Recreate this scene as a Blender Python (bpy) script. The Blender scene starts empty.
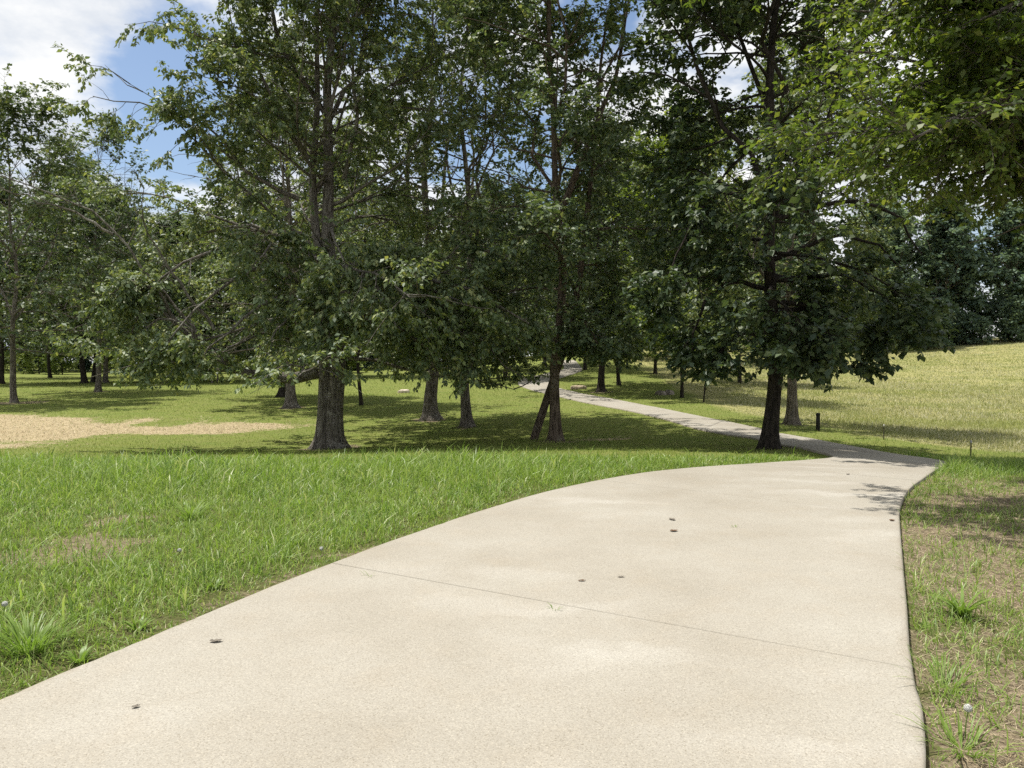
import bpy, math, random
import numpy as np
from mathutils import Vector

S = bpy.context.scene
COL = S.collection
R = math.radians

# ------------------------------------------------------------------ camera
CAM_H, F, HOR = 1.6, 768.0, 365.0
PITCH = math.atan((384.0 - HOR) / F)
cd = bpy.data.cameras.new('camera')
cam = bpy.data.objects.new('camera', cd)
COL.objects.link(cam)
cam.location = (0, 0, CAM_H)
cam.rotation_euler = (math.pi / 2 - PITCH, 0, 0)
cd.sensor_width = 36.0
cd.lens = 27.0
cd.clip_start = 0.05
cd.clip_end = 4000
S.camera = cam

# ------------------------------------------------------------------ sky, sun, exposure
SUN_EL, SUN_AZ = R(70), R(-64)          # azimuth from +Y towards +X
SUN_DIR = Vector((math.sin(SUN_AZ) * math.cos(SUN_EL), math.cos(SUN_AZ) * math.cos(SUN_EL), math.sin(SUN_EL)))
SUN_STRENGTH, SKY_STRENGTH, CLOUD = 5.0, 0.11, 0.78

W = bpy.data.worlds.new('World')
S.world = W
W.use_nodes = True
nt = W.node_tree
nt.nodes.clear()


def N(tree, kind, **kw):
    n = tree.nodes.new(kind)
    for k, v in kw.items():
        if k == 'inp':
            for a, b in v.items():
                n.inputs[a].default_value = b
        else:
            setattr(n, k, v)
    return n


def ramp(tree, stops, fac=None, interp='LINEAR'):
    n = tree.nodes.new('ShaderNodeValToRGB')
    cr = n.color_ramp
    cr.interpolation = interp
    while len(cr.elements) < len(stops):
        cr.elements.new(0.5)
    for e, (p, c) in zip(cr.elements, stops):
        e.position = p
        e.color = (c[0], c[1], c[2], 1) if hasattr(c, '__len__') else (c, c, c, 1)
    if fac is not None:
        tree.links.new(fac, n.inputs[0])
    return n


def math_node(tree, op, a, b=None, c=None, clamp=False):
    n = tree.nodes.new('ShaderNodeMath')
    n.operation = op
    n.use_clamp = clamp
    for i, v in enumerate((a, b, c)):
        if v is None:
            continue
        if isinstance(v, (int, float)):
            n.inputs[i].default_value = v
        else:
            tree.links.new(v, n.inputs[i])
    return n.outputs[0]


sky = N(nt, 'ShaderNodeTexSky', sky_type='NISHITA', sun_disc=False, sun_elevation=SUN_EL, sun_rotation=SUN_AZ % (2 * math.pi))
tc = N(nt, 'ShaderNodeTexCoord')
sep = N(nt, 'ShaderNodeSeparateXYZ')
nt.links.new(tc.outputs['Generated'], sep.inputs[0])
zc = math_node(nt, 'ADD', math_node(nt, 'MAXIMUM', sep.outputs[2], 0.0), 0.22)
cx = math_node(nt, 'DIVIDE', sep.outputs[0], zc)
cy = math_node(nt, 'DIVIDE', sep.outputs[1], zc)
cmb = N(nt, 'ShaderNodeCombineXYZ')
nt.links.new(cx, cmb.inputs[0])
nt.links.new(cy, cmb.inputs[1])
n1 = N(nt, 'ShaderNodeTexNoise', inp={'Scale': 1.5, 'Detail': 9.0, 'Roughness': 0.58})
nt.links.new(cmb.outputs[0], n1.inputs['Vector'])
n2 = N(nt, 'ShaderNodeTexNoise', inp={'Scale': 2.2, 'Detail': 7.0, 'Roughness': 0.6})
mp2 = N(nt, 'ShaderNodeMapping')
mp2.inputs['Location'].default_value = (3.1, 7.7, 0)
nt.links.new(cmb.outputs[0], mp2.inputs[0])
nt.links.new(mp2.outputs[0], n2.inputs['Vector'])
# the open blue patches between the clouds
cover = math_node(nt, 'ADD', n1.outputs[0], 0.10)
for (u, v, rad, amt) in ((185, 82, 0.085, 0.30), (150, 150, 0.10, 0.22), (400, 40, 0.07, 0.12), (500, 150, 0.10, 0.15), (600, 10, 0.06, 0.2), (560, 170, 0.06, 0.2)):
    d = Vector(((u - 512) / F, 1.0, (HOR - v) / F)).normalized()
    ds = N(nt, 'ShaderNodeVectorMath', operation='DISTANCE')
    nt.links.new(tc.outputs['Generated'], ds.inputs[0])
    ds.inputs[1].default_value = d
    mr = N(nt, 'ShaderNodeMapRange', interpolation_type='SMOOTHSTEP', inp={'From Min': 0.0, 'From Max': rad * 1.5, 'To Min': amt, 'To Max': 0.0})
    nt.links.new(ds.outputs['Value'], mr.inputs['Value'])
    cover = math_node(nt, 'SUBTRACT', cover, mr.outputs[0])
cmask = ramp(nt, [(0.44, 0.0), (0.60, 1.0)], cover, 'EASE')
ccol = ramp(nt, [(0.33, (0.62, 0.68, 0.78)), (0.46, (0.80, 0.84, 0.90)), (0.58, (1.06, 1.06, 1.05))], n2.outputs[0])
bg1 = N(nt, 'ShaderNodeBackground', inp={'Strength': SKY_STRENGTH})
nt.links.new(sky.outputs[0], bg1.inputs[0])
bg2 = N(nt, 'ShaderNodeBackground', inp={'Strength': CLOUD})
nt.links.new(ccol.outputs[0], bg2.inputs[0])
mx = N(nt, 'ShaderNodeMixShader')
nt.links.new(cmask.outputs[0], mx.inputs[0])
nt.links.new(bg1.outputs[0], mx.inputs[1])
nt.links.new(bg2.outputs[0], mx.inputs[2])
wo = N(nt, 'ShaderNodeOutputWorld')
nt.links.new(mx.outputs[0], wo.inputs[0])

sl = bpy.data.lights.new('sun', 'SUN')
sl.energy = SUN_STRENGTH
sl.angle = R(0.53)
sl.color = (1.0, 0.96, 0.89)
so = bpy.data.objects.new('sun', sl)
so.rotation_euler = SUN_DIR.to_track_quat('Z', 'Y').to_euler()
so.location = (0, 0, 60)
COL.objects.link(so)

vs = S.view_settings
S.display_settings.display_device = 'sRGB'
vs.view_transform = 'Standard'
vs.look = 'None'
vs.exposure = 0.36
vs.gamma = 1.0
vs.use_curve_mapping = False
S.render.engine = 'CYCLES'
cy_ = S.cycles
cy_.max_bounces = 6
cy_.diffuse_bounces = 3
cy_.glossy_bounces = 2
cy_.transmission_bounces = 3
cy_.transparent_max_bounces = 4
cy_.sample_clamp_indirect = 4.0
cy_.use_denoising = False
cy_.use_adaptive_sampling = True
cy_.adaptive_threshold = 0.02

rng = np.random.default_rng(7)


# ------------------------------------------------------------------ helpers
def tag(o, label=None, cat=None, group=None, kind=None):
    if label: o['label'] = label
    if cat: o['category'] = cat
    if group: o['group'] = group
    if kind: o['kind'] = kind
    return o


def link(name, me, mat=None, parent=None, loc=None):
    o = bpy.data.objects.new(name, me)
    COL.objects.link(o)
    if mat is not None and me is not None:
        me.materials.append(mat)
    if parent is not None:
        o.parent = parent
    if loc is not None:
        o.location = loc
    return o


def empty(name, loc, rz=0.0, scale=1.0):
    o = bpy.data.objects.new(name, None)
    COL.objects.link(o)
    o.location = loc
    o.rotation_euler = (0, 0, rz)
    o.scale = (scale,) * 3
    o.empty_display_size = 0.3
    return o


def mesh_arrays(name, verts, quads=None, tris=None, smooth=False):
    me = bpy.data.meshes.new(name)
    verts = np.asarray(verts, dtype=np.float32)
    me.vertices.add(len(verts))
    me.vertices.foreach_set('co', verts.ravel())
    nq = 0 if quads is None else len(quads)
    ntr = 0 if tris is None else len(tris)
    parts, starts = [], []
    if nq:
        parts.append(np.asarray(quads, dtype=np.int32).ravel())
        starts.append(np.arange(nq, dtype=np.int32) * 4)
    if ntr:
        parts.append(np.asarray(tris, dtype=np.int32).ravel())
        starts.append(nq * 4 + np.arange(ntr, dtype=np.int32) * 3)
    li = np.concatenate(parts)
    me.loops.add(len(li))
    me.loops.foreach_set('vertex_index', li)
    me.polygons.add(nq + ntr)
    me.polygons.foreach_set('loop_start', np.concatenate(starts))
    if smooth:
        me.polygons.foreach_set('use_smooth', np.ones(nq + ntr, dtype=bool))
    me.update(calc_edges=True)
    return me


class Geo:
    """collects pieces of one mesh"""
    def __init__(self):
        self.v, self.q, self.t, self.n = [], [], [], 0

    def add(self, v, q=None, t=None):
        v = np.asarray(v, dtype=np.float64).reshape(-1, 3)
        if q is not None and len(q): self.q.append(np.asarray(q, dtype=np.int64) + self.n)
        if t is not None and len(t): self.t.append(np.asarray(t, dtype=np.int64) + self.n)
        self.v.append(v)
        self.n += len(v)

    def mesh(self, name, smooth=False):
        return mesh_arrays(name, np.concatenate(self.v), np.concatenate(self.q) if self.q else None,
                           np.concatenate(self.t) if self.t else None, smooth)


def norm(a):
    return a / np.maximum(np.linalg.norm(a, axis=-1, keepdims=True), 1e-9)


def tubes(P, rad, k):
    """P (m,n,3), rad (m,n) -> verts, quads of m open tubes"""
    m, n, _ = P.shape
    T = np.empty_like(P)
    T[:, 1:-1] = P[:, 2:] - P[:, :-2]
    T[:, 0] = P[:, 1] - P[:, 0]
    T[:, -1] = P[:, -1] - P[:, -2]
    T = norm(T)
    mean = norm(P[:, -1] - P[:, 0])
    ref = np.where(np.abs(mean[:, 2:3]) > 0.8, np.array([[1.0, 0.13, 0]]), np.array([[0.1, 0.05, 1.0]]))
    A = norm(np.cross(T, ref[:, None, :]))
    B = np.cross(T, A)
    ang = np.arange(k) * 2 * np.pi / k
    V = P[:, :, None, :] + rad[:, :, None, None] * (np.cos(ang)[None, None, :, None] * A[:, :, None, :] + np.sin(ang)[None, None, :, None] * B[:, :, None, :])
    i = (np.arange(m)[:, None, None] * n * k + np.arange(n - 1)[None, :, None] * k + np.arange(k)[None, None, :])
    j = (np.arange(m)[:, None, None] * n * k + np.arange(n - 1)[None, :, None] * k + ((np.arange(k) + 1) % k)[None, None, :])
    Q = np.stack([i, j, j + k, i + k], axis=-1).reshape(-1, 4)
    return V.reshape(-1, 3), Q


def vnoise(x, y, scale, seed=0, octaves=3):
    out = np.zeros_like(x, dtype=np.float64)
    amp, tot = 1.0, 0.0
    r = np.random.default_rng(1000 + seed)
    for o in range(octaves):
        tab = r.random((256, 256))
        fx, fy = x / scale + 37.3 * o, y / scale + 11.7 * o
        ix, iy = np.floor(fx).astype(int), np.floor(fy).astype(int)
        tx, ty = fx - ix, fy - iy
        tx, ty = tx * tx * (3 - 2 * tx), ty * ty * (3 - 2 * ty)
        a, b = tab[ix & 255, iy & 255], tab[(ix + 1) & 255, iy & 255]
        c, d = tab[ix & 255, (iy + 1) & 255], tab[(ix + 1) & 255, (iy + 1) & 255]
        out += amp * ((a * (1 - tx) + b * tx) * (1 - ty) + (c * (1 - tx) + d * tx) * ty)
        tot += amp
        amp *= 0.5
        scale *= 0.5
    return out / tot


def sstep(a, b, x):
    t = np.clip((x - a) / (b - a), 0, 1)
    return t * t * (3 - 2 * t)


# ------------------------------------------------------------------ terrain
def ctrl(u, v, d):
    return ((u - 512) / F * d, d, CAM_H - (v - HOR) / F * d)


CP = [ctrl(*t) for t in (
    (325, 449, 22), (555, 441, 21), (770, 450, 17), (430, 420, 30), (467, 427, 27), (290, 408, 36), (283, 398, 42), (361, 407, 36),
    (14, 403, 40), (98, 392, 50), (90, 383, 65), (185, 382, 70), (0, 450, 20), (0, 374, 90), (250, 374, 90), (400, 372, 90), (400, 393, 50),
    (100, 415, 32), (830, 459, 14), (950, 465.5, 14.6), (800, 449, 16.5), (785, 435, 22), (860, 450, 17.5), (744, 426, 25), (718, 434, 21.5),
    (660, 410, 32), (660, 419, 28), (594, 405, 36), (549, 395, 44), (518, 384, 54), (562, 378, 60), (576, 373, 66), (601, 392, 45),
    (792, 425, 26), (972, 461, 17), (884, 440, 21), (1024, 455, 19), (960, 420, 32), (1024, 400, 42), (960, 385, 58), (1024, 343, 95),
    (915, 352, 95), (840, 353, 95), (735, 344, 98), (690, 375, 60), (640, 372, 65), (682, 398, 40), (600, 441, 22), (150, 455, 18.5))]
for x in (-30, -15, -8, -3, 0, 3, 6, 12, 25):
    for y in (-15, -5, 2, 5, 8):
        CP.append((x, y, 0.0))
for x in (-16, -10, -5, -1.5): CP.append((x, 11.6, -0.03))
CP += [(2.5, 11.4, -0.02), (4.8, 12.6, -0.06), (7, 10, -0.03), (9.5, 12.5, -0.15), (14, 10, -0.1), (-60, 15, -0.4), (-70, 60, 0.2), (60, 15, -0.4), (60, 40, 0.8),
       (90, 90, 5), (-90, 100, 1), (-40, 150, 1.5), (10, 150, 3.0), (60, 150, 6), (110, 150, 6), (-130, 160, 2)]
CP = np.array(CP)


def _k(r2):
    return 0.5 * r2 * np.log(r2 + 1e-9)


nC = len(CP)
A_ = np.zeros((nC + 3, nC + 3))
dd = ((CP[:, None, :2] - CP[None, :, :2]) ** 2).sum(-1)
A_[:nC, :nC] = _k(dd) + np.eye(nC) * 0.15
A_[:nC, nC] = 1
A_[:nC, nC + 1:] = CP[:, :2]
A_[nC:, :nC] = A_[:nC, nC:].T
w_ = np.linalg.solve(A_, np.concatenate([CP[:, 2], np.zeros(3)]))


def tps(x, y):
    out = np.empty(len(x))
    for i in range(0, len(x), 20000):
        xx, yy = x[i:i + 20000], y[i:i + 20000]
        r2 = (xx[:, None] - CP[None, :, 0]) ** 2 + (yy[:, None] - CP[None, :, 1]) ** 2
        out[i:i + 20000] = _k(r2) @ w_[:nC] + w_[nC] + w_[nC + 1] * xx + w_[nC + 2] * yy
    return out


def axis(segs):
    out = [segs[0][0]]
    for (a, b, s) in segs:
        n = max(1, int(round((b - a) / s)))
        out += list(np.linspace(a, b, n + 1)[1:])
    return np.array(out)


GX = axis([(-1500, -400, 275), (-400, -130, 30), (-130, -40, 2.5), (-40, -14, 0.6), (-14, 12, 0.2), (12, 40, 0.6), (40, 130, 2.5), (130, 400, 30), (400, 1500, 275)])
GY = axis([(-400, -100, 60), (-100, -10, 6), (-10, 0, 0.6), (0, 24, 0.2), (24, 70, 0.6), (70, 160, 2.0), (160, 400, 24), (400, 2200, 300)])
MX, MY = np.meshgrid(GX, GY, indexing='ij')
fx, fy = MX.ravel(), MY.ravel()
fz = tps(np.clip(fx, -150, 150), np.clip(fy, -30, 170))
rr = np.hypot(fx, fy - 40)
bl = sstep(110, 220, rr)
fz = fz * (1 - bl) + 2.0 * bl
fz = fz + (vnoise(fx, fy, 3.0, 5) - 0.5) * 0.05 * sstep(12, 16, fy) * (1 - bl)
GZ = fz.reshape(MX.shape)


def gz(x, y):
    x, y = np.asarray(x, float), np.asarray(y, float)
    i = np.clip(np.searchsorted(GX, x) - 1, 0, len(GX) - 2)
    j = np.clip(np.searchsorted(GY, y) - 1, 0, len(GY) - 2)
    tx = (x - GX[i]) / (GX[i + 1] - GX[i])
    ty = (y - GY[j]) / (GY[j + 1] - GY[j])
    return (GZ[i, j] * (1 - tx) + GZ[i + 1, j] * tx) * (1 - ty) + (GZ[i, j + 1] * (1 - tx) + GZ[i + 1, j + 1] * tx) * ty


def ground_at(u, v):
    """where the line of sight through a photograph point meets the terrain"""
    c, s = math.cos(PITCH), math.sin(PITCH)
    up = 384 - v
    d = np.array([u - 512, F * c + up * s, -F * s + up * c])
    d = d / d[1]
    y = np.arange(1.0, 220, 0.05)
    diff = CAM_H + d[2] * y - gz(d[0] * y, y)
    k = int(np.argmax(diff < 0))
    if diff[k] >= 0: k = len(y) - 1
    return np.array([d[0] * y[k], y[k]])


def spot(u, d, dz=0.0):
    x = (u - 512) / F * d
    return (x, d, float(gz(x, d)) + dz)


# ------------------------------------------------------------------ path outline
PAIRS = [((-5.7, -6), (-1.9, -6), 1), ((-3.75, 0), (0.0, 0), 1), ((0, 710), (925, 768)), ((330, 570), (912, 678)), ((470, 518), (905, 590)), ((560, 492), (900, 532)),
         ((640, 476), (901, 509)), ((700, 470), (910, 492)), ((765, 465.5), (928, 478)), ((812, 462), (951, 466)), ((833, 459), (936, 461.5)),
         ((815, 453), (882, 453.5)), ((760, 441), (800, 438)), ((718, 434), (744, 426)), ((660, 419), (680, 413)), ((594, 405), (625, 402)),
         ((549, 395), (592, 396)), ((527, 389), (564, 390)), ((518, 384), (551, 385)), ((523, 379), (553, 381)), ((539, 375.5), (562, 378)),
         ((556, 371.5), (577, 373.0)), ((564, 368.5), (582, 369))]
LP, RP = [], []
for p in PAIRS:
    if len(p) == 3:
        LP.append(np.array(p[0], float)); RP.append(np.array(p[1], float))
    else:
        LP.append(ground_at(*p[0])); RP.append(ground_at(*p[1]))
LP.append(LP[-1] + np.array([0.5, 14.0])); RP.append(RP[-1] + np.array([0.5, 14.0]))
LP, RP = np.array(LP), np.array(RP)


def cr(P, t):
    n = len(P)
    i = np.clip(np.floor(t).astype(int), 0, n - 2)
    f = (t - i)[:, None]
    p0, p1, p2, p3 = P[np.maximum(i - 1, 0)], P[i], P[i + 1], P[np.minimum(i + 2, n - 1)]
    return 0.5 * (2 * p1 + (p2 - p0) * f + (2 * p0 - 5 * p1 + 4 * p2 - p3) * f ** 2 + (3 * p1 - p0 - 3 * p2 + p3) * f ** 3)


# raster of the path for keeping grass off it
CELL = 0.04
MX0, MY0 = -8.0, -7.0
MASK = np.zeros((int(30 / CELL), int(110 / CELL)), dtype=bool)
tt = np.linspace(0, len(LP) - 1, 5000)
Lc, Rc = cr(LP, tt), cr(RP, tt)
for s in np.linspace(0.0, 1.0, 160):
    p = Lc * (1 - s) + Rc * s
    ii = ((p[:, 0] - MX0) / CELL).astype(int)
    jj = ((p[:, 1] - MY0) / CELL).astype(int)
    ok = (ii >= 0) & (ii < MASK.shape[0]) & (jj >= 0) & (jj < MASK.shape[1])
    MASK[ii[ok], jj[ok]] = True


def on_path(x, y):
    ii = np.clip(((x - MX0) / CELL).astype(int), 0, MASK.shape[0] - 1)
    jj = np.clip(((y - MY0) / CELL).astype(int), 0, MASK.shape[1] - 1)
    inside = (x > MX0) & (x < MX0 + 30) & (y > MY0) & (y < MY0 + 110)
    return MASK[ii, jj] & inside


_bs = slice(0, 5000, 8)
EDGE = np.concatenate([Lc[_bs], Rc[_bs]])


def edge_dist(x, y):
    out = np.empty(len(x))
    for i in range(0, len(x), 20000):
        d2 = (x[i:i + 20000, None] - EDGE[None, :, 0]) ** 2 + (y[i:i + 20000, None] - EDGE[None, :, 1]) ** 2
        out[i:i + 20000] = np.sqrt(d2.min(1))
    return out


# zones of the ground
def field_x(y):
    return np.interp(y, [15, 17.5, 19, 20.6, 23, 27, 31, 40, 52, 80, 120], [60, 22, 13.5, 11.0, 10.6, 10.2, 9.4, 9.6, 10.6, 12.5, 16])


def z_field(x, y):
    return sstep(-0.6, 0.6, x - field_x(y) + (vnoise(x, y, 2.0, 11) - 0.5) * 1.2)


def z_straw(x, y):
    n = (vnoise(x, y, 2.6, 21, 5) - 0.5) * 1.2
    a = 1 - np.sqrt(((x + 19.4) / 8.4) ** 2 + ((y - 25.6 - 0.30 * (x + 17.5)) / 6.2) ** 2) + n * 1.3
    a = np.maximum(a, 0.55 * (1 - np.sqrt(((x + 12.5) / 4.2) ** 2 + ((y - 27.2 - 0.25 * (x + 12.5)) / 2.2) ** 2)) + n * 0.9)
    b = (1 - np.sqrt(((x - 2.55) / 1.1) ** 2 + ((y - 22.2) / 0.55) ** 2)) + n
    return np.maximum(sstep(-0.10, 0.45, a), 0.7 * sstep(0, 0.4, b))


RPX = np.interp


def right_x(y):
    return np.interp(y, [-6, 0, 3.05, 3.9, 5.5, 7.4, 8.6, 10.2, 12, 14.6], [-1.9, 0.0, 1.64, 2.03, 2.8, 3.75, 4.4, 5.3, 6.6, 8.4])


TREE_FEET = [(-5.27, 22, 1.3), (1.2, 21, 1.0), (5.71, 17, 0.7), (-3.2, 30, 1.1), (-1.58, 27, 0.8), (-10.4, 36, 1.0), (5.2, 45, 1.0), (9.5, 26, 0.6), (-25.9, 40, 2.2), (-27, 50, 1.2)]


def z_bare(x, y):
    """bare dry soil along the right hand verge, and worn spots in the left lawn"""
    dx = x - right_x(y)
    n = vnoise(x, y, 0.9, 31, 4)
    v = sstep(-0.15, 0.2, dx) * (1 - sstep(11.0, 12.5, y)) * 0.85 * sstep(0.46, 0.70, n + 0.12 * sstep(0.8, 2.6, dx) - 0.1 * sstep(10, 11.5, y))
    v = np.maximum(v, (0.60 + 0.6 * (n - 0.5) + 0.22 * sstep(0.7, 2.2, dx)) * sstep(-0.15, 0.1, dx) * (1 - sstep(10.5, 12.0, y)))
    n2 = vnoise(x, y, 1.3, 41, 4)
    l = (x < right_x(y) - 2.5) * (1 - sstep(9, 11, y)) * sstep(0.63, 0.74, n2)
    out = np.maximum(v, 0.75 * l)
    nn = vnoise(x, y, 0.8, 47, 3)
    for (tx, ty, tr) in TREE_FEET:
        out = np.maximum(out, 0.95 * (1 - sstep(0.35, 1.0, np.hypot(x - tx, (y - ty) * 0.9) / tr + (nn - 0.5) * 0.7)))
    # worn soil and dead clippings in a ragged strip along the left edge
    near = (y < 9.5) & (x < right_x(y))
    if near.any():
        e = edge_dist(x[near], y[near])
        out[near] = np.maximum(out[near], (1 - sstep(0.1, 0.6, e)) * sstep(0.42, 0.6, vnoise(x[near], y[near], 0.7, 53, 3)) * 0.5)
    return out


def z_thatch(x, y):
    return (1 - sstep(12.2, 13.6, y)) * 1.0


# ------------------------------------------------------------------ materials
def new_mat(name):
    m = bpy.data.materials.new(name)
    m.use_nodes = True
    m.node_tree.nodes.clear()
    return m, m.node_tree


def out_surface(t, sock):
    o = t.nodes.new('ShaderNodeOutputMaterial')
    t.links.new(sock, o.inputs[0])


def noise(t, vec, scale, detail=4.0, rough=0.55, **kw):
    n = N(t, 'ShaderNodeTexNoise', inp={'Scale': scale, 'Detail': detail, 'Roughness': rough})
    if vec is not None: t.links.new(vec, n.inputs['Vector'])
    return n.outputs[0]


def mixc(t, fac, a, b, blend='MIX'):
    n = t.nodes.new('ShaderNodeMix')
    n.data_type = 'RGBA'
    n.blend_type = blend
    for s, v in ((n.inputs[0], fac), (n.inputs[6], a), (n.inputs[7], b)):
        if isinstance(v, (int, float)): s.default_value = v
        elif isinstance(v, tuple): s.default_value = (*v, 1)
        else: t.links.new(v, s)
    return n.outputs[2]


def bump(t, h, strength, dist):
    b = N(t, 'ShaderNodeBump', inp={'Strength': strength, 'Distance': dist})
    t.links.new(h, b.inputs['Height'])
    return b.outputs[0]


def bsdf(t, col, rough=0.8, nrm=None, spec=0.3):
    b = t.nodes.new('ShaderNodeBsdfPrincipled')
    if isinstance(col, tuple): b.inputs['Base Color'].default_value = (*col, 1)
    else: t.links.new(col, b.inputs['Base Color'])
    if isinstance(rough, float): b.inputs['Roughness'].default_value = rough
    else: t.links.new(rough, b.inputs['Roughness'])
    b.inputs['Specular IOR Level'].default_value = spec
    if nrm is not None: t.links.new(nrm, b.inputs['Normal'])
    return b.outputs[0]


def leafy(name, stops, trans, tcol_gain=(1.5, 1.35, 0.8), rough=0.45, spec=0.35, patch=None):
    """thin plant tissue: each leaf or blade has its own tint; light passes through it"""
    m, t = new_mat(name)
    g = t.nodes.new('ShaderNodeNewGeometry')
    oi = t.nodes.new('ShaderNodeObjectInfo')
    c = ramp(t, stops, g.outputs['Random Per Island']).outputs[0]
    if patch:
        pn = noise(t, g.outputs['Position'], patch[0], 3.0, 0.6)
        pf = ramp(t, [(patch[1], 0.0), (patch[2], 1.0)], pn).outputs[0]
        c = mixc(t, math_node(t, 'MULTIPLY', pf, patch[4]), c, patch[3])
    else:
        k = ramp(t, [(0.0, (0.88, 0.90, 0.95)), (1.0, (1.12, 1.08, 1.0))], oi.outputs['Random']).outputs[0]
        c = mixc(t, 1.0, c, k, 'MULTIPLY')
    tr = t.nodes.new('ShaderNodeBsdfTranslucent')
    t.links.new(mixc(t, 1.0, c, tcol_gain, 'MULTIPLY'), tr.inputs[0])
    mix = t.nodes.new('ShaderNodeMixShader')
    mix.inputs[0].default_value = trans
    t.links.new(bsdf(t, c, rough, None, spec), mix.inputs[1])
    t.links.new(tr.outputs[0], mix.inputs[2])
    out_surface(t, mix.outputs[0])
    return m


def bark(name, dark, light, lichen=None):
    m, t = new_mat(name)
    tcn = t.nodes.new('ShaderNodeTexCoord')
    mp = t.nodes.new('ShaderNodeMapping')
    mp.inputs['Scale'].default_value = (9, 9, 1.6)
    t.links.new(tcn.outputs['Object'], mp.inputs[0])
    n = noise(t, mp.outputs[0], 2.2, 7.0, 0.65)
    c = ramp(t, [(0.38, dark), (0.60, light)], n).outputs[0]
    if lichen:
        l = ramp(t, [(0.56, 0.0), (0.64, 1.0)], noise(t, tcn.outputs['Object'], 3.2, 6.0, 0.65)).outputs[0]
        c = mixc(t, math_node(t, 'MULTIPLY', l, 0.65), c, lichen)
    out_surface(t, bsdf(t, c, 0.9, bump(t, n, 1.0, 0.14), 0.15))
    return m


# ground
def ground_mat():
    m, t = new_mat('ground')
    g = t.nodes.new('ShaderNodeNewGeometry')
    pos = g.outputs['Position']
    at = {}
    for a in ('straw', 'bare', 'field', 'thatch'):
        n = t.nodes.new('ShaderNodeAttribute')
        n.attribute_name = a
        at[a] = n.outputs['Fac']
    big = noise(t, pos, 0.5, 5.0, 0.62)
    mid = noise(t, pos, 2.3, 5.0, 0.62)
    fine = noise(t, pos, 26.0, 5.0, 0.7)
    lawn = ramp(t, [(0.30, (0.085, 0.110, 0.025)), (0.5, (0.150, 0.185, 0.040)), (0.72, (0.25, 0.255, 0.080))], fine).outputs[0]
    lawn = mixc(t, ramp(t, [(0.42, 0.0), (0.68, 0.5)], mid).outputs[0], lawn, (0.20, 0.18, 0.075))
    lawn = mixc(t, ramp(t, [(0.5, 0.0), (0.7, 0.45)], big).outputs[0], lawn, (0.10, 0.155, 0.03))
    fld = ramp(t, [(0.3, (0.17, 0.17, 0.06)), (0.5, (0.29, 0.27, 0.11)), (0.7, (0.42, 0.38, 0.19))], fine).outputs[0]
    fld = mixc(t, ramp(t, [(0.45, 0.0), (0.65, 0.7)], big).outputs[0], fld, (0.15, 0.175, 0.05))
    st = ramp(t, [(0.3, (0.22, 0.165, 0.09)), (0.5, (0.37, 0.30, 0.18)), (0.7, (0.50, 0.425, 0.28))], fine).outputs[0]
    so_ = ramp(t, [(0.3, (0.085, 0.064, 0.040)), (0.5, (0.18, 0.142, 0.094)), (0.7, (0.32, 0.262, 0.18))], fine).outputs[0]

    def soft(a):
        e = math_node(t, 'ADD', at[a], math_node(t, 'MULTIPLY', math_node(t, 'SUBTRACT', noise(t, pos, 5.0, 5.0, 0.65), 0.5), 1.4))
        return ramp(t, [(0.38, 0.0), (0.62, 1.0)], e).outputs[0]
    c = mixc(t, at['field'], lawn, fld)
    c = mixc(t, math_node(t, 'MULTIPLY', at['thatch'], 0.85), c, ramp(t, [(0.3, (0.045, 0.042, 0.018)), (0.55, (0.085, 0.085, 0.032)), (0.75, (0.15, 0.14, 0.06))], fine).outputs[0])
    c = mixc(t, soft('straw'), c, st)
    c = mixc(t, soft('bare'), c, so_)
    out_surface(t, bsdf(t, c, 0.95, bump(t, fine, 0.7, 0.04), 0.1))
    return m


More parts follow.
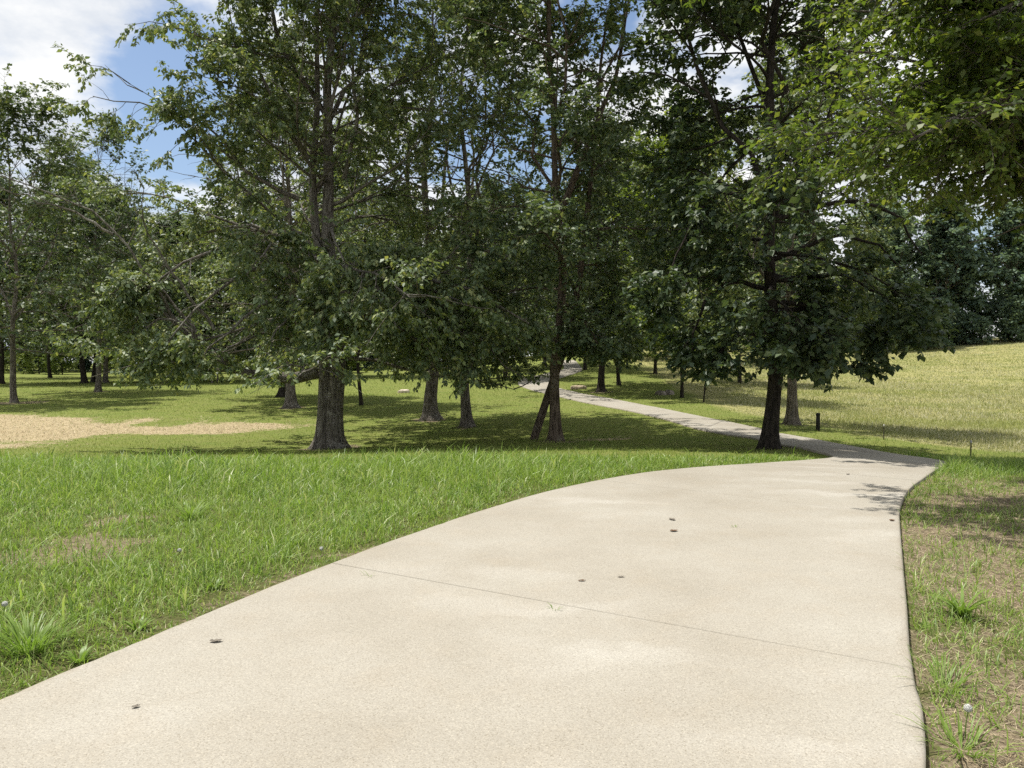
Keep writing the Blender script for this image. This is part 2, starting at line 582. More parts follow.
def concrete_mat():
    m, t = new_mat('concrete')
    g = t.nodes.new('ShaderNodeNewGeometry')
    pos = g.outputs['Position']
    base = ramp(t, [(0.3, (0.286, 0.261, 0.214)), (0.5, (0.318, 0.295, 0.248)), (0.7, (0.346, 0.327, 0.281))], noise(t, pos, 0.7, 6.0, 0.6)).outputs[0]
    # swirls of the broom and tyre marks
    w = N(t, 'ShaderNodeTexWave', wave_type='RINGS', inp={'Scale': 0.35, 'Distortion': 14.0, 'Detail': 5.0, 'Detail Scale': 0.7, 'Detail Roughness': 0.65})
    t.links.new(pos, w.inputs['Vector'])
    wm = ramp(t, [(0.50, 0.0), (0.66, 0.42)], noise(t, pos, 0.33, 3.0, 0.55)).outputs[0]
    base = mixc(t, math_node(t, 'MULTIPLY', ramp(t, [(0.5, 0.0), (1.0, 1.0)], w.outputs[1]).outputs[0], wm), base, (0.47, 0.455, 0.415))
    base = mixc(t, ramp(t, [(0.50, 0.0), (0.72, 0.22)], noise(t, pos, 2.6, 6.0, 0.65)).outputs[0], base, (0.32, 0.27, 0.20))
    # soil washed over the edges and down the joints
    ea = t.nodes.new('ShaderNodeAttribute')
    ea.attribute_name = 'edge'
    en = math_node(t, 'ADD', ea.outputs['Fac'], math_node(t, 'MULTIPLY', math_node(t, 'SUBTRACT', noise(t, pos, 6.0, 5.0, 0.7), 0.5), 1.1))
    base = mixc(t, ramp(t, [(0.45, 0.0), (1.0, 0.6)], en).outputs[0], base, (0.235, 0.195, 0.14))
    ja = t.nodes.new('ShaderNodeAttribute')
    ja.attribute_name = 'joint'
    base = mixc(t, math_node(t, 'MULTIPLY', ramp(t, [(0.1, 0.0), (0.5, 0.95)], ja.outputs['Fac']).outputs[0], ramp(t, [(0.35, 0.75), (0.55, 1.0)], noise(t, pos, 9.0, 3.0, 0.6)).outputs[0]), base, (0.045, 0.038, 0.028))
    # exposed aggregate
    v = N(t, 'ShaderNodeTexVoronoi', inp={'Scale': 210.0})
    t.links.new(pos, v.inputs['Vector'])
    sepc = t.nodes.new('ShaderNodeSeparateColor')
    t.links.new(v.outputs['Color'], sepc.inputs[0])
    sp = ramp(t, [(0.0, (0.66, 0.63, 0.58)), (0.10, (0.90, 0.885, 0.87)), (0.5, (1.0, 1.0, 1.0)), (0.88, (1.05, 1.04, 1.03)), (0.95, (1.2, 1.19, 1.16))], sepc.outputs[0]).outputs[0]
    base = mixc(t, 1.0, base, sp, 'MULTIPLY')
    f = noise(t, pos, 95.0, 5.0, 0.75)
    base = mixc(t, 1.0, base, ramp(t, [(0.3, (0.82, 0.81, 0.80)), (0.7, (1.14, 1.14, 1.14))], f).outputs[0], 'MULTIPLY')
    # small dark specks
    v2 = N(t, 'ShaderNodeTexVoronoi', inp={'Scale': 22.0})
    t.links.new(pos, v2.inputs['Vector'])
    dk = ramp(t, [(0.05, 1.0), (0.11, 0.0)], v2.outputs['Distance']).outputs[0]
    base = mixc(t, math_node(t, 'MULTIPLY', dk, 0.35), base, (0.20, 0.17, 0.14))
    out_surface(t, bsdf(t, base, 0.88, bump(t, f, 0.2, 0.004), 0.2))
    return m


M = {}
M['ground'] = ground_mat()
M['concrete'] = concrete_mat()
M['grass'] = leafy('lawn grass', [(0.0, (0.112, 0.187, 0.030)), (0.4, (0.179, 0.286, 0.048)), (0.75, (0.273, 0.384, 0.083)), (0.88, (0.359, 0.414, 0.149)), (1.0, (0.495, 0.503, 0.261))], 0.42, (1.15, 1.2, 0.75), 0.45, 0.4, (0.9, 0.40, 0.66, (0.27, 0.36, 0.075), 0.5))
M['mown'] = leafy('mown grass', [(0.0, (0.097, 0.155, 0.028)), (0.5, (0.152, 0.230, 0.040)), (0.85, (0.230, 0.295, 0.067)), (1.0, (0.405, 0.380, 0.162))], 0.36, (1.15, 1.15, 0.7), 0.6, 0.2, (0.75, 0.42, 0.66, (0.27, 0.275, 0.075), 0.5))
M['meadow'] = leafy('meadow grass', [(0.0, (0.184, 0.216, 0.077)), (0.35, (0.285, 0.291, 0.127)), (0.7, (0.423, 0.401, 0.230)), (1.0, (0.607, 0.581, 0.460))], 0.35, (1.1, 1.1, 0.8), 0.7, 0.15, (0.16, 0.45, 0.62, (0.25, 0.29, 0.075), 0.65))
M['straw'] = leafy('dry straw', [(0.0, (0.23, 0.175, 0.10)), (0.5, (0.38, 0.31, 0.19)), (1.0, (0.56, 0.48, 0.33))], 0.15, (1.0, 1.0, 0.9), 0.8, 0.15, (1.5, 0.6, 0.9, (0.2, 0.15, 0.08), 0.5))
M['leaf'] = leafy('broad leaf', [(0.0, (0.078, 0.117, 0.065)), (0.5, (0.130, 0.180, 0.089)), (0.85, (0.204, 0.253, 0.113)), (1.0, (0.311, 0.327, 0.139))], 0.26, (1.6, 1.6, 0.75), 0.54, 0.45)
M['deep_leaf'] = leafy('deep green leaf', [(0.0, (0.055, 0.087, 0.051)), (0.5, (0.091, 0.133, 0.069)), (0.85, (0.143, 0.187, 0.088)), (1.0, (0.218, 0.242, 0.108))], 0.26, (1.6, 1.6, 0.75), 0.54, 0.45)
M['oak_leaf'] = leafy('oak leaf', [(0.0, (0.041, 0.070, 0.040)), (0.6, (0.072, 0.108, 0.053)), (1.0, (0.132, 0.166, 0.070))], 0.26, (1.6, 1.6, 0.7), 0.52, 0.42)
M['light_leaf'] = leafy('light leaf', [(0.0, (0.063, 0.101, 0.026)), (0.5, (0.098, 0.146, 0.035)), (0.85, (0.145, 0.191, 0.046)), (1.0, (0.212, 0.238, 0.065))], 0.42, (1.7, 1.7, 0.6), 0.5, 0.4)
M['hazed_leaf'] = leafy('hazed leaf', [(0.0, (0.080, 0.124, 0.100)), (0.5, (0.129, 0.189, 0.138)), (1.0, (0.222, 0.290, 0.190))], 0.40, (1.4, 1.4, 0.9), 0.6, 0.2)  # distance haze put into the leaf colour: paler and bluer
M['shrub_leaf'] = leafy('shrub leaf', [(0.0, (0.08, 0.12, 0.03)), (0.5, (0.13, 0.18, 0.045)), (1.0, (0.22, 0.25, 0.08))], 0.35, (1.4, 1.4, 0.7), 0.6, 0.2)
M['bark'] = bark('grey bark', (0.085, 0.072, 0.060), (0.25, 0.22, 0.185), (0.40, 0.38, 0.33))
M['beech_bark'] = bark('pale beech bark', (0.10, 0.086, 0.070), (0.27, 0.245, 0.205), (0.42, 0.40, 0.35))
M['brown_bark'] = bark('brown bark', (0.07, 0.052, 0.038), (0.22, 0.172, 0.128), (0.27, 0.24, 0.19))
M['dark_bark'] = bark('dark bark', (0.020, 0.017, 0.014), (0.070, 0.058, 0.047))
M['pale_bark'] = bark('pale bark', (0.10, 0.085, 0.065), (0.26, 0.225, 0.18))

# ------------------------------------------------------------------ ground sheet
ni, nj = len(GX), len(GY)
idx = np.arange(ni * nj).reshape(ni, nj)
quads = np.stack([idx[:-1, :-1], idx[1:, :-1], idx[1:, 1:], idx[:-1, 1:]], -1).reshape(-1, 4)
gm = mesh_arrays('ground', np.stack([fx, fy, GZ.ravel()], 1), quads, None, True)
for nm, fn in (('straw', z_straw), ('bare', z_bare), ('field', z_field), ('thatch', z_thatch)):
    a = gm.attributes.new(nm, 'FLOAT', 'POINT')
    a.data.foreach_set('value', np.asarray(fn(fx, fy), dtype=np.float32))
tag(link('ground', gm, M['ground']), kind='structure')

# ------------------------------------------------------------------ concrete path
JOINTS = [1.35, 3.0, 5.45, 7.6, 9.4, 11.2, 12.3, 13.3, 14.2, 15.1, 16.2, 17.4]
ts = list(np.linspace(0, 6, 420)) + list(np.linspace(6, len(LP) - 1, 260))[1:]
for j in JOINTS:
    k = int(j)
    w = np.linalg.norm(0.5 * (LP[k + 1] + RP[k + 1]) - 0.5 * (LP[k] + RP[k]))
    e = (0.0058 if j == 3.0 else 0.004) / w
    ts = [x for x in ts if abs(x - j) > 2.2 * e] + [j - e, j - e * 0.999, j, j + e * 0.999, j + e]
ts = np.array(sorted(ts))
Ls, Rs = cr(LP, ts), cr(RP, ts)
# edges wander by a centimetre or so, as where the forms bowed and soil washed on to it
wob = 0.022
sl_ = np.cumsum(np.linalg.norm(np.diff(Ls, axis=0, prepend=Ls[:1]), axis=1))
Ls = Ls + (vnoise(sl_, sl_ * 0, 0.5, 3, 4)[:, None] - 0.5) * wob * 2 + np.maximum(vnoise(sl_, sl_ * 0, 0.12, 8)[:, None] - 0.66, 0) * 0.12
Rs = Rs + (vnoise(sl_, sl_ * 0 + 9, 0.9, 4)[:, None] - 0.5) * wob * 0.9
dip = np.zeros(len(ts))
for j in JOINTS:
    k = np.argmin(np.abs(ts - j))
    dip[k - 1:k + 2] = 0.016
NS = 30
sv = np.concatenate([[0, 0.004, 0.012, 0.03], np.linspace(0.06, 0.94, NS - 8), [0.97, 0.988, 0.996, 1]])
px = Ls[:, None, 0] * (1 - sv) + Rs[:, None, 0] * sv
py = Ls[:, None, 1] * (1 - sv) + Rs[:, None, 1] * sv
thick = 0.045
pz = gz(px.ravel(), py.ravel()).reshape(px.shape) + thick - dip[:, None]
pz[:, 0] -= 0.006; pz[:, -1] -= 0.006
top = np.stack([px, py, pz], -1)
lo_l = top[:, :1].copy(); lo_l[:, :, 2] -= 0.16
lo_r = top[:, -1:].copy(); lo_r[:, :, 2] -= 0.16
rows = np.concatenate([lo_l, top, lo_r], 1)
nr, nc = rows.shape[:2]
ix = np.arange(nr * nc).reshape(nr, nc)
q = np.stack([ix[:-1, :-1], ix[:-1, 1:], ix[1:, 1:], ix[1:, :-1]], -1).reshape(-1, 4)
pm = mesh_arrays('path', rows.reshape(-1, 3), q)
ea_ = np.zeros((nr, nc))
ja_ = np.zeros((nr, nc))
pwid = np.linalg.norm(Ls - Rs, axis=1)[:, None]
ed_ = np.minimum(sv[None, :], 1 - sv[None, :]) * pwid
ea_[:, 1:-1] = np.exp(-ed_ / 0.10) * 0.75
ea_[:, 0] = ea_[:, -1] = 1.0
for j in JOINTS:
    k = np.argmin(np.abs(ts - j))
    ja_[k - 1:k + 2, 1:-1] = 1.0
aj_ = pm.attributes.new('joint', 'FLOAT', 'POINT')
aj_.data.foreach_set('value', ja_.ravel().astype(np.float32))
at_ = pm.attributes.new('edge', 'FLOAT', 'POINT')
at_.data.foreach_set('value', ea_.ravel().astype(np.float32))
tag(link('path', pm, M['concrete']), kind='structure')


# ------------------------------------------------------------------ grass
def blade_mesh(name, x, y, h, w, lean, segs=2, dz=0.0, fold=None):
    n = len(x)
    z = gz(x, y) + dz
    az = rng.uniform(0, 2 * np.pi, n)
    ld = np.stack([np.cos(az), np.sin(az)], 1) * (lean * h)[:, None]
    sa = az + np.pi / 2 + rng.uniform(-0.9, 0.9, n)
    sd = np.stack([np.cos(sa), np.sin(sa)], 1) * (w * 0.5)[:, None]
    b = np.stack([x, y, z - 0.01], 1)
    rem = np.sqrt(np.clip(1 - (lean * 0.85) ** 2, 0.02, 1))
    up = (h * rem)
    z0 = np.zeros((n, 1))
    side = np.concatenate([sd, z0], 1)
    tip = b + np.concatenate([ld, up[:, None]], 1)
    if fold is not None:
        tip[:, 2] -= fold * h
    if segs == 1:
        V = np.stack([b - side, b + side, tip], 1).reshape(-1, 3)
        T = np.arange(n * 3).reshape(-1, 3)
        return mesh_arrays(name, V, None, T)
    mid = b + np.concatenate([ld * 0.32, up[:, None] * 0.62], 1)
    V = np.stack([b - side * 0.8, b + side * 0.8, mid + side, mid - side, tip], 1).reshape(-1, 3)
    i = np.arange(n)[:, None] * 5
    Q = i + np.array([[0, 1, 2, 3]])
    T = i + np.array([[3, 2, 4]])
    return mesh_arrays(name, V, Q, T)


def scatter(n, y0, y1, xl, xr, power=1.0, tuft=0, tr=0.05):
    """random ground points, denser near the viewer by `power`"""
    m = n if not tuft else max(1, n // tuft)
    u = rng.random(m)
    if power == 0:
        y = y0 * (y1 / y0) ** u
    else:
        y = (y0 ** power + u * (y1 ** power - y0 ** power)) ** (1 / power)
    a, b = xl(y), xr(y)
    x = a + rng.random(m) * (b - a)
    if tuft:
        x, y = np.repeat(x, tuft), np.repeat(y, tuft)
        ang, rad = rng.uniform(0, 2 * np.pi, len(x)), tr * np.sqrt(rng.random(len(x)))
        x, y = x + rad * np.cos(ang), y + rad * np.sin(ang)
    return x, y


FL = lambda y: -0.70 * y - 1.2
FRt = lambda y: 0.70 * y + 1.2

# (a) unmown grass beside the path, on the left
xs, ys = [], []
for (n, tf, trd) in ((150000, 0, 0), (130000, 14, 0.07)):
    a, b = scatter(n, 2.4, 13.8, FL, lambda y: np.full_like(y, 6.0), 1.1, tf, trd)
    xs.append(a); ys.append(b)
x, y = np.concatenate(xs), np.concatenate(ys)
keep = ~on_path(x, y) & (x < np.interp(y, [0, 12.9, 14], [3, 5.6, 5.6])) & (rng.random(len(x)) > 0.85 * z_bare(x, y))
left_side = x < np.interp(y, Lc[:1500, 1][np.argsort(Lc[:1500, 1])], Lc[:1500, 0][np.argsort(Lc[:1500, 1])]) + 0.5
keep &= left_side | (y > 11)
x, y = x[keep], y[keep]
ed = edge_dist(x, y)
tall = vnoise(x, y, 1.6, 51)
crest = sstep(8.5, 11.0, y) * (1 - sstep(13.0, 13.9, y)) * (1 - sstep(-0.5, 2.5, x))
h = (0.05 + 0.11 * rng.random(len(x)) ** 1.3) * (0.55 + 1.0 * tall) * (0.45 + 0.55 * sstep(0.0, 0.5, ed)) * (1 + 0.55 * crest)
big = rng.random(len(x)) < 0.02 + 0.04 * crest
h = np.where(big & (ed > 0.25), h * 1.5 + 0.05, h)
w = np.where(big, 0.008, 0.0042) * rng.uniform(0.7, 1.4, len(x)) * (1 + 0.07 * y)
lean = np.clip(rng.normal(0.74, 0.3, len(x)), 0.05, 1.14)
tag(link('grass', blade_mesh('grass', x, y, h, w, lean, 2, 0.0, 0.25 * rng.random(len(x)) ** 2), M['grass']), label='long unmown grass on the near slope left of the concrete path', kind='stuff')

# (b) thin dry verge on the right of the path
xs, ys = [], []
for (n, tf, trd) in ((34000, 0, 0), (52000, 14, 0.055)):
    a, b = scatter(n, 2.2, 16.5, lambda y: right_x(y) - 0.2, lambda y: 0.72 * y + 2.2, 1.0, tf, trd)
    xs.append(a); ys.append(b)
x, y = np.concatenate(xs), np.concatenate(ys)
keep = ~on_path(x, y) & (x > right_x(y) - 0.1) & (rng.random(len(x)) > 1.55 * (z_bare(x, y) - 0.30)) & (x < 16)
x, y = x[keep], y[keep]
lush = sstep(11.0, 12.2, y)
h = (0.04 + 0.11 * rng.random(len(x)) ** 1.6) * (0.6 + 0.8 * vnoise(x, y, 1.0, 61)) * (1 + 0.9 * lush)
w = 0.0042 * rng.uniform(0.7, 1.4, len(x)) * (1 + 0.06 * y)
lean = np.clip(rng.normal(0.75, 0.28, len(x)), 0.05, 1.12)
tag(link('verge_grass', blade_mesh('verge_grass', x, y, h, w, lean, 2), M['grass']), label='thin patchy green grass on the dry verge right of the path', kind='stuff')
# dead thatch lying on the soil
a, b = scatter(90000, 2.2, 13, lambda y: right_x(y) - 0.1, lambda y: 0.72 * y + 2.2, 1.0)
a2, b2 = scatter(22000, 2.4, 11, FL, lambda y: np.full_like(y, 1.0), 1.0)
x, y = np.concatenate([a, a2]), np.concatenate([b, b2])
keep = ~on_path(x, y) & (rng.random(len(x)) < 0.25 + 0.75 * z_bare(x, y))
x, y = x[keep], y[keep]
h = rng.uniform(0.02, 0.075, len(x))
tag(link('dead_grass', blade_mesh('dead_grass', x, y, h, np.full(len(x), 0.0033) * rng.uniform(0.6, 1.3, len(x)) * (1 + 0.05 * y), rng.uniform(0.9, 1.1, len(x)), 1, 0.012, np.full(len(x), 0.2)), M['straw']),
    label='dead straw coloured grass lying on bare soil beside the path', kind='stuff')

# (c) mown lawn under the trees
x, y = scatter(230000, 12.5, 75, FL, FRt, 0.25)
keep = ~on_path(x, y) & (rng.random(len(x)) > z_field(x, y)) & (rng.random(len(x)) > 0.8 * z_straw(x, y)) & ~((x > right_x(y)) & (y < 12.5)) & ~((x < 2) & (y < 12.9))
x, y = x[keep], y[keep]
h = rng.uniform(0.03, 0.075, len(x)) * (0.7 + 0.6 * vnoise(x, y, 2.0, 71)) * (1 + 0.012 * y)
w = 0.006 * (1 + 0.055 * y) * rng.uniform(0.7, 1.3, len(x))
tag(link('mown_lawn', blade_mesh('mown_lawn', x, y, h, w, rng.uniform(0.2, 1.0, len(x)), 1), M['mown']), label='short mown grass under the trees', kind='stuff')

# (d) hay meadow on the rising ground to the right
x, y = scatter(210000, 16, 105, lambda y: np.minimum(field_x(y) - 1, 0.70 * y), lambda y: 0.72 * y + 3, 0.2)
keep = ~on_path(x, y) & (rng.random(len(x)) < z_field(x, y))
x, y = x[keep], y[keep]
h = rng.uniform(0.07, 0.22, len(x)) * (0.45 + 0.9 * vnoise(x, y, 1.6, 81)) * (0.35 + 0.65 * sstep(0.0, 3.0, x - field_x(y)))
w = 0.010 * (1 + 0.06 * y) * rng.uniform(0.6, 1.4, len(x))
tag(link('meadow_grass', blade_mesh('meadow_grass', x, y, h, w, rng.uniform(0.2, 1.05, len(x)), 1), M['meadow']), label='tall dry tan and green meadow grass on the rising field', kind='stuff')
# loose straw spread on the seeded patch
x, y = scatter(40000, 18, 34, FL, lambda y: np.full_like(y, 4.0), 0.5)
keep = rng.random(len(x)) < z_straw(x, y)
x, y = x[keep], y[keep]
h = rng.uniform(0.08, 0.22, len(x))
tag(link('loose_straw', blade_mesh('loose_straw', x, y, h, 0.02 * rng.uniform(0.6, 1.3, len(x)), rng.uniform(0.95, 1.15, len(x)), 1, 0.03, np.full(len(x), 0.2)), M['straw']),
    label='loose pale straw spread over seeded soil at the left', kind='stuff')


# ------------------------------------------------------------------ trees
def kids(P, cnt, n, length, ang, up, wander, r, tmin=0.2, tmax=1.0, flat=0.5, taper=0.5):
    """cnt children on every polyline of P"""
    m, pn, _ = P.shape
    t = tmin + (tmax - tmin) * (np.arange(cnt)[None, :] + r.random((m, cnt))) / cnt
    f = t * (pn - 1)
    i = np.clip(f.astype(int), 0, pn - 2)
    fr = (f - i)[..., None]
    mi = np.arange(m)[:, None]
    s = P[mi, i] * (1 - fr) + P[mi, i + 1] * fr
    tan = norm(P[mi, i + 1] - P[mi, i])
    upv = np.array([0, 0, 1.0])
    lat = norm(np.cross(tan, upv) + 1e-6)
    ver = np.cross(lat, tan)
    sgn = np.where((np.arange(cnt)[None, :] + r.integers(0, 2, (m, 1))) % 2 == 0, 1.0, -1.0)
    rot = r.normal(0, 1, (m, cnt)) * (1 - flat) * 1.6
    side = lat * (sgn * np.cos(rot))[..., None] + ver * np.sin(rot)[..., None]
    a = ang + r.normal(0, 0.18, (m, cnt))
    d = norm(tan * np.cos(a)[..., None] + side * np.sin(a)[..., None])
    L = np.asarray(length)
    if L.ndim == 1: L = L[:, None]
    L = L * (1 - taper * t) * r.uniform(0.65, 1.25, (m, cnt))
    C = np.empty((m, cnt, n, 3))
    C[:, :, 0] = s
    st = (L / (n - 1))[..., None]
    for k in range(1, n):
        d = norm(d + r.normal(0, wander, d.shape) + np.array([0, 0, up]) / (n - 1))
        C[:, :, k] = C[:, :, k - 1] + d * st
    return C.reshape(m * cnt, n, 3), np.repeat(L.reshape(-1), 1)


def leaves(T, K, size, droop, r, spread=0.0, ratio=0.3):
    m, n, _ = T.shape
    t = (0.12 + 0.95 * (np.arange(K)[None, :] + r.random((m, K))) / K)
    f = np.minimum(t, 1.0) * (n - 1)
    i = np.clip(f.astype(int), 0, n - 2)
    fr = (f - i)[..., None]
    mi = np.arange(m)[:, None]
    s = T[mi, i] * (1 - fr) + T[mi, i + 1] * fr
    tan = norm(T[mi, i + 1] - T[mi, i])
    lat = norm(np.cross(tan, np.array([0, 0, 1.0])) + 1e-6)
    sgn = np.where(np.arange(K)[None, :] % 2 == 0, 1.0, -1.0)
    if spread: s = s + r.normal(0, spread, s.shape)
    d = norm(tan * 0.55 + lat * (sgn * 0.85)[..., None] + np.array([0, 0, -droop]) + r.normal(0, 0.38, s.shape))
    nn = norm(np.array([0, 0, 1.0]) + r.normal(0, 0.5, s.shape))
    nn = norm(nn - d * (nn * d).sum(-1, keepdims=True))
    sd = np.cross(nn, d)
    l = (size * r.uniform(0.5, 1.3, (m, K)))[..., None]
    a = s
    b = s + d * l * 0.48 + sd * l * ratio + nn * l * 0.09
    c = s + d * l - nn * l * 0.06
    e = s + d * l * 0.48 - sd * l * ratio + nn * l * 0.09
    V = np.stack([a, b, c, e], 2).reshape(-1, 3)
    Q = np.arange(m * K * 4).reshape(-1, 4)
    return V, Q


def stem_line(H, r0, lean, off, r, flare=0.9, wob=0.16):
    z = np.concatenate([[-0.35, 0.0, 0.1, 0.22, 0.38, 0.6, 0.95, 1.4], np.linspace(2.0, H, 13)])
    t = np.clip(z / H, 0, 1)
    ph = r.uniform(0, 6.28, 4)
    wx = np.sin(z * 0.55 + ph[0]) * wob + np.sin(z * 1.3 + ph[1]) * wob * 0.35
    wy = np.sin(z * 0.5 + ph[2]) * wob + np.sin(z * 1.2 + ph[3]) * wob * 0.35
    k = np.clip(z / 2.5, 0, 1)
    P = np.stack([off[0] + lean[0] * z + wx * k, off[1] + lean[1] * z + wy * k, z], 1)
    rad = r0 * (1 - 0.93 * t ** 0.9) * (1 + 0.9 * flare * np.exp(-np.maximum(z, 0) / 0.22) + 0.12 * flare * np.exp(-np.maximum(z, 0) / 1.1))
    return P, rad


def trunk_tube(P, rad, k, r, buttress=0.16):
    T = norm(np.gradient(P, axis=0))
    A = norm(np.cross(T, np.array([0.0, 1.0, 0.0])))
    B = np.cross(T, A)
    th = np.arange(k) * 2 * np.pi / k
    ph = r.uniform(0, 6.28, 3)
    z = P[:, 2:3]
    mod = 1 + buttress * np.exp(-np.maximum(z, 0) / 0.7) * (np.sin(4 * th + ph[0]) + 0.6 * np.sin(7 * th + ph[1]))[None, :] + 0.05 * np.sin(3 * th[None, :] + z * 0.7 + ph[2])
    mod = mod + r.normal(0, 0.018, mod.shape)
    rr = rad[:, None] * mod
    V = P[:, None, :] + rr[..., None] * (np.cos(th)[None, :, None] * A[:, None, :] + np.sin(th)[None, :, None] * B[:, None, :])
    n = len(P)
    i = np.arange(n - 1)[:, None] * k + np.arange(k)[None, :]
    j = np.arange(n - 1)[:, None] * k + (np.arange(k)[None, :] + 1) % k
    return V.reshape(-1, 3), np.stack([i, j, j + k, i + k], -1).reshape(-1, 4)


def resample(pts, n):
    pts = np.asarray(pts, float)
    d = np.concatenate([[0], np.cumsum(np.linalg.norm(np.diff(pts, axis=0), axis=1))])
    q = np.linspace(0, d[-1], n)
    return np.stack([np.interp(q, d, pts[:, i]) for i in range(3)], 1)


def tree_meshes(name, seed, H, r0, cb, prof, nl=36, c2=9, c3=7, K=16, leaf=0.13, droop=0.35, stems=None, lean=(0, 0), bark_m='bark', leaf_m='leaf',
                el=(0.0, 1.1), curl=(-0.5, 0.5), extra=(), dead=(), flare=0.9, sides=18, ratio=0.3, twig=0.75, thin_above=None, flat=0.5, az_gap=None, leaders=4, browse=2.35, gaps=0.45):
    r = np.random.default_rng(seed)
    g = Geo()
    if stems is None: stems = [((0, 0), lean, r0, H)]
    lines = []
    for (off, ln, rr0, hh) in stems:
        P, rad = stem_line(hh, rr0, ln, off, r, flare)
        v, q = trunk_tube(P, rad, sides, r)
        g.add(v, q)
        lines.append((P, rad, hh))
    nb = 9
    L1, R1, Len = [], [], []
    for i in range(nl):
        P, rad, hh = lines[i % len(lines)]
        t = (i + r.random()) / nl
        h = cb + (hh * 0.97 - cb) * t ** 0.95
        az = i * 2.399963 + r.normal(0, 0.35)
        if az_gap is not None and h < az_gap[2] and abs((az - az_gap[0] + math.pi) % (2 * math.pi) - math.pi) < az_gap[1]:
            az += math.pi
        length = prof(h) * r.uniform(0.75, 1.2)
        e = el[0] + (el[1] - el[0]) * t + r.normal(0, 0.12)
        cu = curl[0] + (curl[1] - curl[0]) * t
        s = np.array([np.interp(h, P[:, 2], P[:, a]) for a in range(3)])
        d = np.array([math.cos(az) * math.cos(e), math.sin(az) * math.cos(e), math.sin(e)])
        pts = [s]
        for k in range(nb - 1):
            d = d + r.normal(0, 0.13, 3) + np.array([0, 0, cu / (nb - 1)])
            d /= np.linalg.norm(d)
            pts.append(pts[-1] + d * length / (nb - 1))
        rs = min(0.42 * np.interp(h, P[:, 2], rad), 0.028 * length + 0.012)
        pts = np.array(pts)
        pts[1:, 2] = np.where(pts[1:, 2] < browse + 0.25, browse + 0.25 + 0.25 * (pts[1:, 2] - browse - 0.25), pts[1:, 2])
        L1.append(pts); Len.append(length)
        R1.append(rs * (1 - 0.88 * np.linspace(0, 1, nb) ** 0.8))
    for i in range(leaders):
        P, rad, hh = lines[i % len(lines)]
        h = hh * r.uniform(0.24, 0.52)
        az = i * 2.1 + r.uniform(0, 1.2)
        s = np.array([np.interp(h, P[:, 2], P[:, a]) for a in range(3)])
        o = r.uniform(0.16, 0.34) * (hh - h)
        top_ = hh * r.uniform(0.82, 1.02)
        u = np.array([math.cos(az), math.sin(az), 0])
        L1.append(resample([s, s + u * o * 0.55 + [0, 0, (top_ - h) * 0.3], s + u * o * 0.85 + [0, 0, (top_ - h) * 0.65], s + u * o + [0, 0, top_ - h]], nb) + np.concatenate([np.zeros((1, 3)), r.normal(0, 0.12, (nb - 1, 3))]))
        Len.append(top_ - h)
        R1.append(0.58 * np.interp(h, P[:, 2], rad) * (1 - 0.88 * np.linspace(0, 1, nb)))
    for (pts, ra, rb) in extra:
        p = resample(pts, nb)
        p[1:] += r.normal(0, 0.03, (nb - 1, 3))
        L1.append(p); Len.append(np.linalg.norm(np.diff(p, axis=0), axis=1).sum())
        R1.append(np.linspace(ra, rb, nb))
    L1, R1, Len = np.array(L1), np.array(R1), np.array(Len)
    v, q = tubes(L1, R1, 8); g.add(v, q)
    Len[nl:] *= np.where(np.arange(len(Len) - nl) < leaders, 1.0, 0.6)
    L2, l2 = kids(L1, c2, 6, np.clip(Len * 0.5, 0.8, 3.0), 0.85, -0.12, 0.17, r, 0.16, 1.0, flat, 0.5)
    ok = L2[:, :, 2].min(1) > browse - 0.35
    L2, l2 = L2[ok], l2[ok]
    rad2 = np.clip(l2 * 0.011, 0.006, 0.03)[:, None] * (1 - 0.75 * np.linspace(0, 1, 6))[None, :]
    v, q = tubes(L2, rad2, 5); g.add(v, q)
    L3, l3 = kids(L2, c3, 4, np.full(len(L2), twig), 0.8, -0.35 * droop, 0.2, r, 0.15, 1.0, flat, 0.25)
    if thin_above is not None:
        L3 = L3[r.random(len(L3)) > thin_above[1] * sstep(thin_above[0] - 1.5, thin_above[0] + 1.5, L3[:, 0, 2])]
    # ragged crown: whole sprays missing here and there
    n_ = vnoise(L3[:, 0, 0] + L3[:, 0, 2] * 0.7, L3[:, 0, 1] + L3[:, 0, 2] * 0.9, 2.1, seed % 50)
    L3 = L3[n_ > gaps]
    L3 = L3[L3[:, :, 2].min(1) > browse + 0.9 * (vnoise(L3[:, 0, 0], L3[:, 0, 1], 1.4, seed % 50 + 3) - 0.5)]
    v, q = tubes(L3, np.broadcast_to(np.array([0.006, 0.005, 0.004, 0.002]), (len(L3), 4)), 3); g.add(v, q)
    for (pts, ra, rb) in dead:
        p = resample(pts, 12)[None]
        p[:, 1:-1] += r.normal(0, 0.04, (1, 10, 3))
        v, q = tubes(p, np.linspace(ra, rb, 12)[None], 7); g.add(v, q)
        k2, kl = kids(p, 7, 6, np.array([0.9]), 0.6, 0.15, 0.16, r, 0.3, 1.0, 0.2, 0.4)
        v, q = tubes(k2, 0.014 * (1 - 0.8 * np.linspace(0, 1, 6))[None] * np.ones((len(k2), 1)), 5); g.add(v, q)
        k3, kl = kids(k2, 4, 4, np.full(len(k2), 0.6), 0.6, 0.0, 0.2, r, 0.3, 1.0, 0.2, 0.4)
        v, q = tubes(k3, np.broadcast_to(np.array([0.006, 0.005, 0.004, 0.003]), (len(k3), 4)), 3); g.add(v, q)
    tm = g.mesh(name + '_trunk', True)
    tm.materials.append(M[bark_m])
    v, q = leaves(L3, K, leaf, droop, r, leaf * 0.25, ratio)
    cm = mesh_arrays(name + '_crown', v, q)
    cm.materials.append(M[leaf_m])
    return tm, cm


